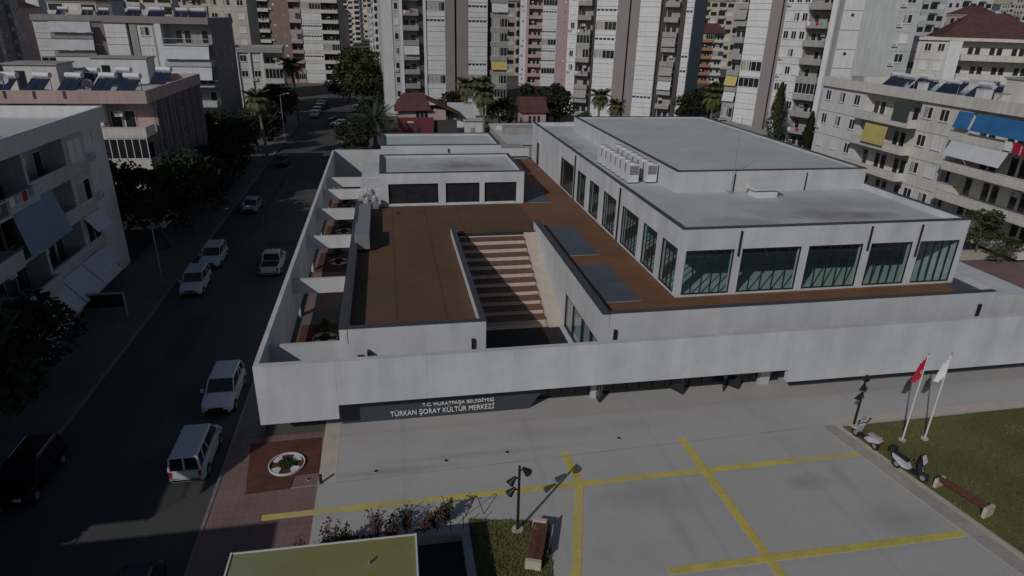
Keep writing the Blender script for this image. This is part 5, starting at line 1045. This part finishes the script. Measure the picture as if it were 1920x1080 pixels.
# tree pit with ring and stone wedges
def pit(label, loc, rr_, seed, kind='mid'):
    t = thing('planter_ring', label, 'planter', loc)
    g = MB(); n = 32
    for i in range(n):
        a, b_ = 2*math.pi*i/n, 2*math.pi*(i+1)/n; ro, ri = rr_, rr_*0.95
        p = [(ro*math.cos(a), ro*math.sin(a)), (ro*math.cos(b_), ro*math.sin(b_)), (ri*math.cos(b_), ri*math.sin(b_)), (ri*math.cos(a), ri*math.sin(a))]; g.prism(p, 0, 0.12, M['white'])
    g.build('ring', t)
    for k in range(4):
        g = MB(); a0 = math.pi/4+k*math.pi/2
        p = [(rr_*q*math.cos(a0+da), rr_*q*math.sin(a0+da)) for q, da in ((0.5, -0.28), (0.86, -0.36), (0.9, 0), (0.86, 0.36), (0.5, 0.28), (0.42, 0))]; g.prism(p, 0, 0.09, M['white']); g.build('stone', t)
    V = []; F = []; q = random.Random(seed)
    for i in range(500):
        a = q.uniform(0, 6.28); rad = rr_*0.48*math.sqrt(q.random()); p = Vector((rad*math.cos(a), rad*math.sin(a), q.uniform(0.02, 0.2))); s = 0.06; v = Vector((q.gauss(0, 1), q.gauss(0, 1), q.gauss(0, 1))).normalized(); w2 = v.orthogonal().normalized(); e = len(V)
        V += [tuple(p-v*s), tuple(p+w2*s*0.5), tuple(p+v*s), tuple(p-w2*s*0.5)]; F.append((e, e+1, e+2, e+3))
    me = bpy.data.meshes.new('plants'); me.from_pydata(V, [], F); me.materials.append(LF[kind]); o = link('plants', me, t)
g = MB(); g.prism([(-7.85, 29.9), (-4.3, 29.95), (-4.15, 27.0), (-5.3, 26.95), (-5.4, 26.05), (-7.4, 25.9)], 0.09, 0.13, M['soil']); struct('mulch_bed', g)
pit('white ringed round planter with four stone wedges in the brown bed', (-5.78, 27.85, 0.12), 0.88, 1)
for k, (y, lb) in enumerate(((41.6, 'ringed tree pit in the darkest front bay of the courtyard'), (57.0, 'ringed tree pit in the second lit bay of the courtyard'), (66.0, 'ringed tree pit in the third bay of the courtyard'), (75.3, 'ringed tree pit in the bay beside the roof fans'))):
    pit(lb, (-5.0, y, 0.1), 0.85, 10+k, 'mid')
    tree((-5.0, y, 0.1), 1.4, 0.7, 'mid', 'small shrub growing in the '+lb.replace('ringed ', ''), n=260, size=0.6, name='shrub', seed=8)
# in-ground lights
for k, (x, y, lb) in enumerate(((-4.6, 26.6, 'in-ground light disc beside the brown bed'), (-1.4, 26.7, 'in-ground light disc below the left part of the sign'), (2.1, 27.0, 'in-ground light disc below the end of the sign'), (5.3, 27.2, 'in-ground light disc left of the first yellow line end'), (11.5, 27.5, 'in-ground light disc between the two yellow line ends'))):
    g = MB(); g.tube((0, 0, 0), (0, 0, 0.015), 0.13, 0.12, M['steel'], 14); g.tube((0, 0, 0.015), (0, 0, 0.02), 0.09, 0.09, M['black'], 12); tag(g.build('ground_light', None, (x, y, 0.11)), lb, 'ground light', 'round lights set into the plaza')
t = thing('bollard', 'small black bollard standing near the corner of the brown bed', 'bollard', (-4.0, 26.2, 0.11)); g = MB(); g.tube((0, 0, 0), (0, 0, 0.45), 0.08, 0.07, M['black'], 10); g.build('post', t); g = MB(); g.tube((0, 0, 0.45), (0, 0, 0.52), 0.1, 0.05, M['black'], 10); g.build('cap', t)
# kiosk at the bottom
t = thing('kiosk', 'flat kiosk with yellow green sheet roof at the bottom of the view', 'kiosk', (-6.3, 14.0, 0))
g = MB(); g.box(0.25, 6.25, 0, 4.85, 0, 2.8, M['palegrey']); g.build('wall', t)
g = MB(); g.box(0, 6.5, -0.2, 5.1, 2.8, 3.0, M['kioskroof']); g.build('roof', t, rot=(0, 0, -0.012))
g = MB(); g.box(-0.06, 0, -0.2, 5.16, 2.78, 3.05, M['frame']); g.box(6.5, 6.56, -0.2, 5.16, 2.78, 3.05, M['frame']); g.box(0, 6.5, 5.1, 5.16, 2.78, 3.03, M['frame']); g.build('roof_trim', t, rot=(0, 0, -0.012))
g = MB(); g.tube((4.9, 3.9, 3.0), (4.9, 3.9, 3.25), 0.05, 0.05, M['steel'], 6); g.build('roof_pipe', t)
g = MB(); g.box(6.26, 6.3, 0.6, 2.6, 0.9, 2.3, M['winglass']); g.build('window', t)
t = thing('planter_wall', 'dark grey planter wall with railing posts right of the kiosk', 'planter', (0.4, 21.3, 0))
g = MB(); g.box(0, 2.2, 0, 0.35, 0, 0.75, M['greyb']); g.box(1.85, 2.2, -5, 0, 0, 0.6, M['greyb']); g.build('wall', t)
g = MB(); g.box(0.0, 1.85, -5, 0, 0, 0.25, M['court']); g.build('soil_bed', t)
for k in range(4): g = MB(); g.tube((0.3+k*0.55, 0.17, 0.75), (0.3+k*0.55, 0.17, 1.45), 0.02, 0.02, M['darkframe'], 6); g.build('railing_post', t)
t = thing('sign_stand', 'thin crossed metal stand at the corner of the dark planter wall', 'stand', (2.95, 22.9, 0.11)); g = MB(); g.tube((-0.35, 0, 0), (0.1, 0.1, 1.0), 0.02, 0.02, M['darkframe'], 6); g.tube((0.5, 0, 0), (0.2, 0.05, 1.0), 0.02, 0.02, M['darkframe'], 6); g.tube((0.1, 0.1, 1.0), (0.2, 0.05, 1.0), 0.02, 0.02, M['darkframe'], 6); g.build('frame', t)
q = random.Random(5)
for k in range(11):
    x = -4.4+k*0.62; tp = thing('rose_shrub', ['reddish shrub at the left end of the planting behind the kiosk', 'reddish shrub, second from the left behind the kiosk', 'tall thin reddish shrub behind the kiosk left part', 'dense reddish shrub behind the kiosk left part', 'low reddish shrub behind the kiosk middle', 'tall reddish shrub with long shoot behind the kiosk middle', 'reddish shrub right of the long shoot', 'bushy reddish shrub behind the kiosk right part', 'small reddish shrub behind the kiosk right part', 'sparse reddish shrub before the dark planter wall', 'last reddish shrub at the dark planter wall'][k], 'shrub', (x, 21.1+0.14*k+q.uniform(-0.3, 0.3), 0.1), q.uniform(0, 6), 'reddish shrubs behind the kiosk')
    V = []; F = []; g = MB(); hh = q.uniform(0.8, 1.4)+(0.9 if k in (2, 5) else 0)
    for b_ in range(9):
        a = q.uniform(0, 6.28); tip = Vector((math.cos(a)*q.uniform(0.1, 0.45), math.sin(a)*q.uniform(0.1, 0.45), hh*q.uniform(0.6, 1))); g.tube((0, 0, 0), tip, 0.02, 0.008, M['bark'], 4)
        for i in range(34):
            p = tip*q.uniform(0.25, 1)+Vector((q.gauss(0, 0.09), q.gauss(0, 0.09), q.gauss(0, 0.06))); s = 0.075; v = Vector((q.gauss(0, 1), q.gauss(0, 1), q.gauss(0, 1))).normalized(); w2 = v.orthogonal().normalized(); e = len(V)
            V += [tuple(p-v*s), tuple(p+w2*s*0.55), tuple(p+v*s), tuple(p-w2*s*0.55)]; F.append((e, e+1, e+2, e+3))
    g.build('stems', tp); me = bpy.data.meshes.new('leaves'); me.from_pydata(V, [], F); me.materials.append(LF['rose']); link('leaves', me, tp)
# street lamp, left pavement, and garden wall, billboard
t = thing('street_lamp', 'thin street lamp on the left pavement near the white pair of cars', 'street lamp', (-18.6, 52.8, 0.12)); g = MB(); g.tube((0, 0, 0), (0, 0, 5.0), 0.06, 0.04, M['steel'], 8); g.build('pole', t); g = MB(); g.tube((0, 0, 5.0), (0.7, 0, 5.2), 0.03, 0.03, M['steel'], 6); g.box(0.6, 1.0, -0.08, 0.08, 5.15, 5.25, M['greyb']); g.build('lamp_head', t)
t = thing('street_lamp', 'thin street lamp on the left pavement by the far trees', 'street lamp', (-17.6, 118, 0.12)); g = MB(); g.tube((0, 0, 0), (0, 0, 8.0), 0.07, 0.05, M['steel'], 8); g.build('pole', t); g = MB(); g.tube((0, 0, 8.0), (1.2, 0, 8.3), 0.03, 0.03, M['steel'], 6); g.box(1.0, 1.5, -0.1, 0.1, 8.2, 8.32, M['greyb']); g.build('lamp_head', t)
t = thing('billboard', 'dark empty display frame on the left pavement below the near block', 'billboard', (-21.2, 47.5, 0.12)); g = MB(); g.box(-1.6, 1.6, -0.06, 0.06, 0.7, 1.7, M['black']); g.build('panel', t); g = MB(); g.box(-1.7, 1.7, -0.09, 0.09, 1.7, 1.8, M['greyb']); g.box(-1.7, -1.6, -0.09, 0.09, 0, 1.7, M['greyb']); g.box(1.6, 1.7, -0.09, 0.09, 0, 1.7, M['greyb']); g.build('frame', t)
# garden ground right of the hall
g = MB(); g.box(42.6, 61, 33.2, 90, -0.02, 0.06, M['pave']); g.box(48, 61, 50.5, 53.0, -0.02, 0.12, M['beige']); g.box(50, 62, 38, 50, -0.02, 0.09, M['brickp']); struct('garden_ground', g)
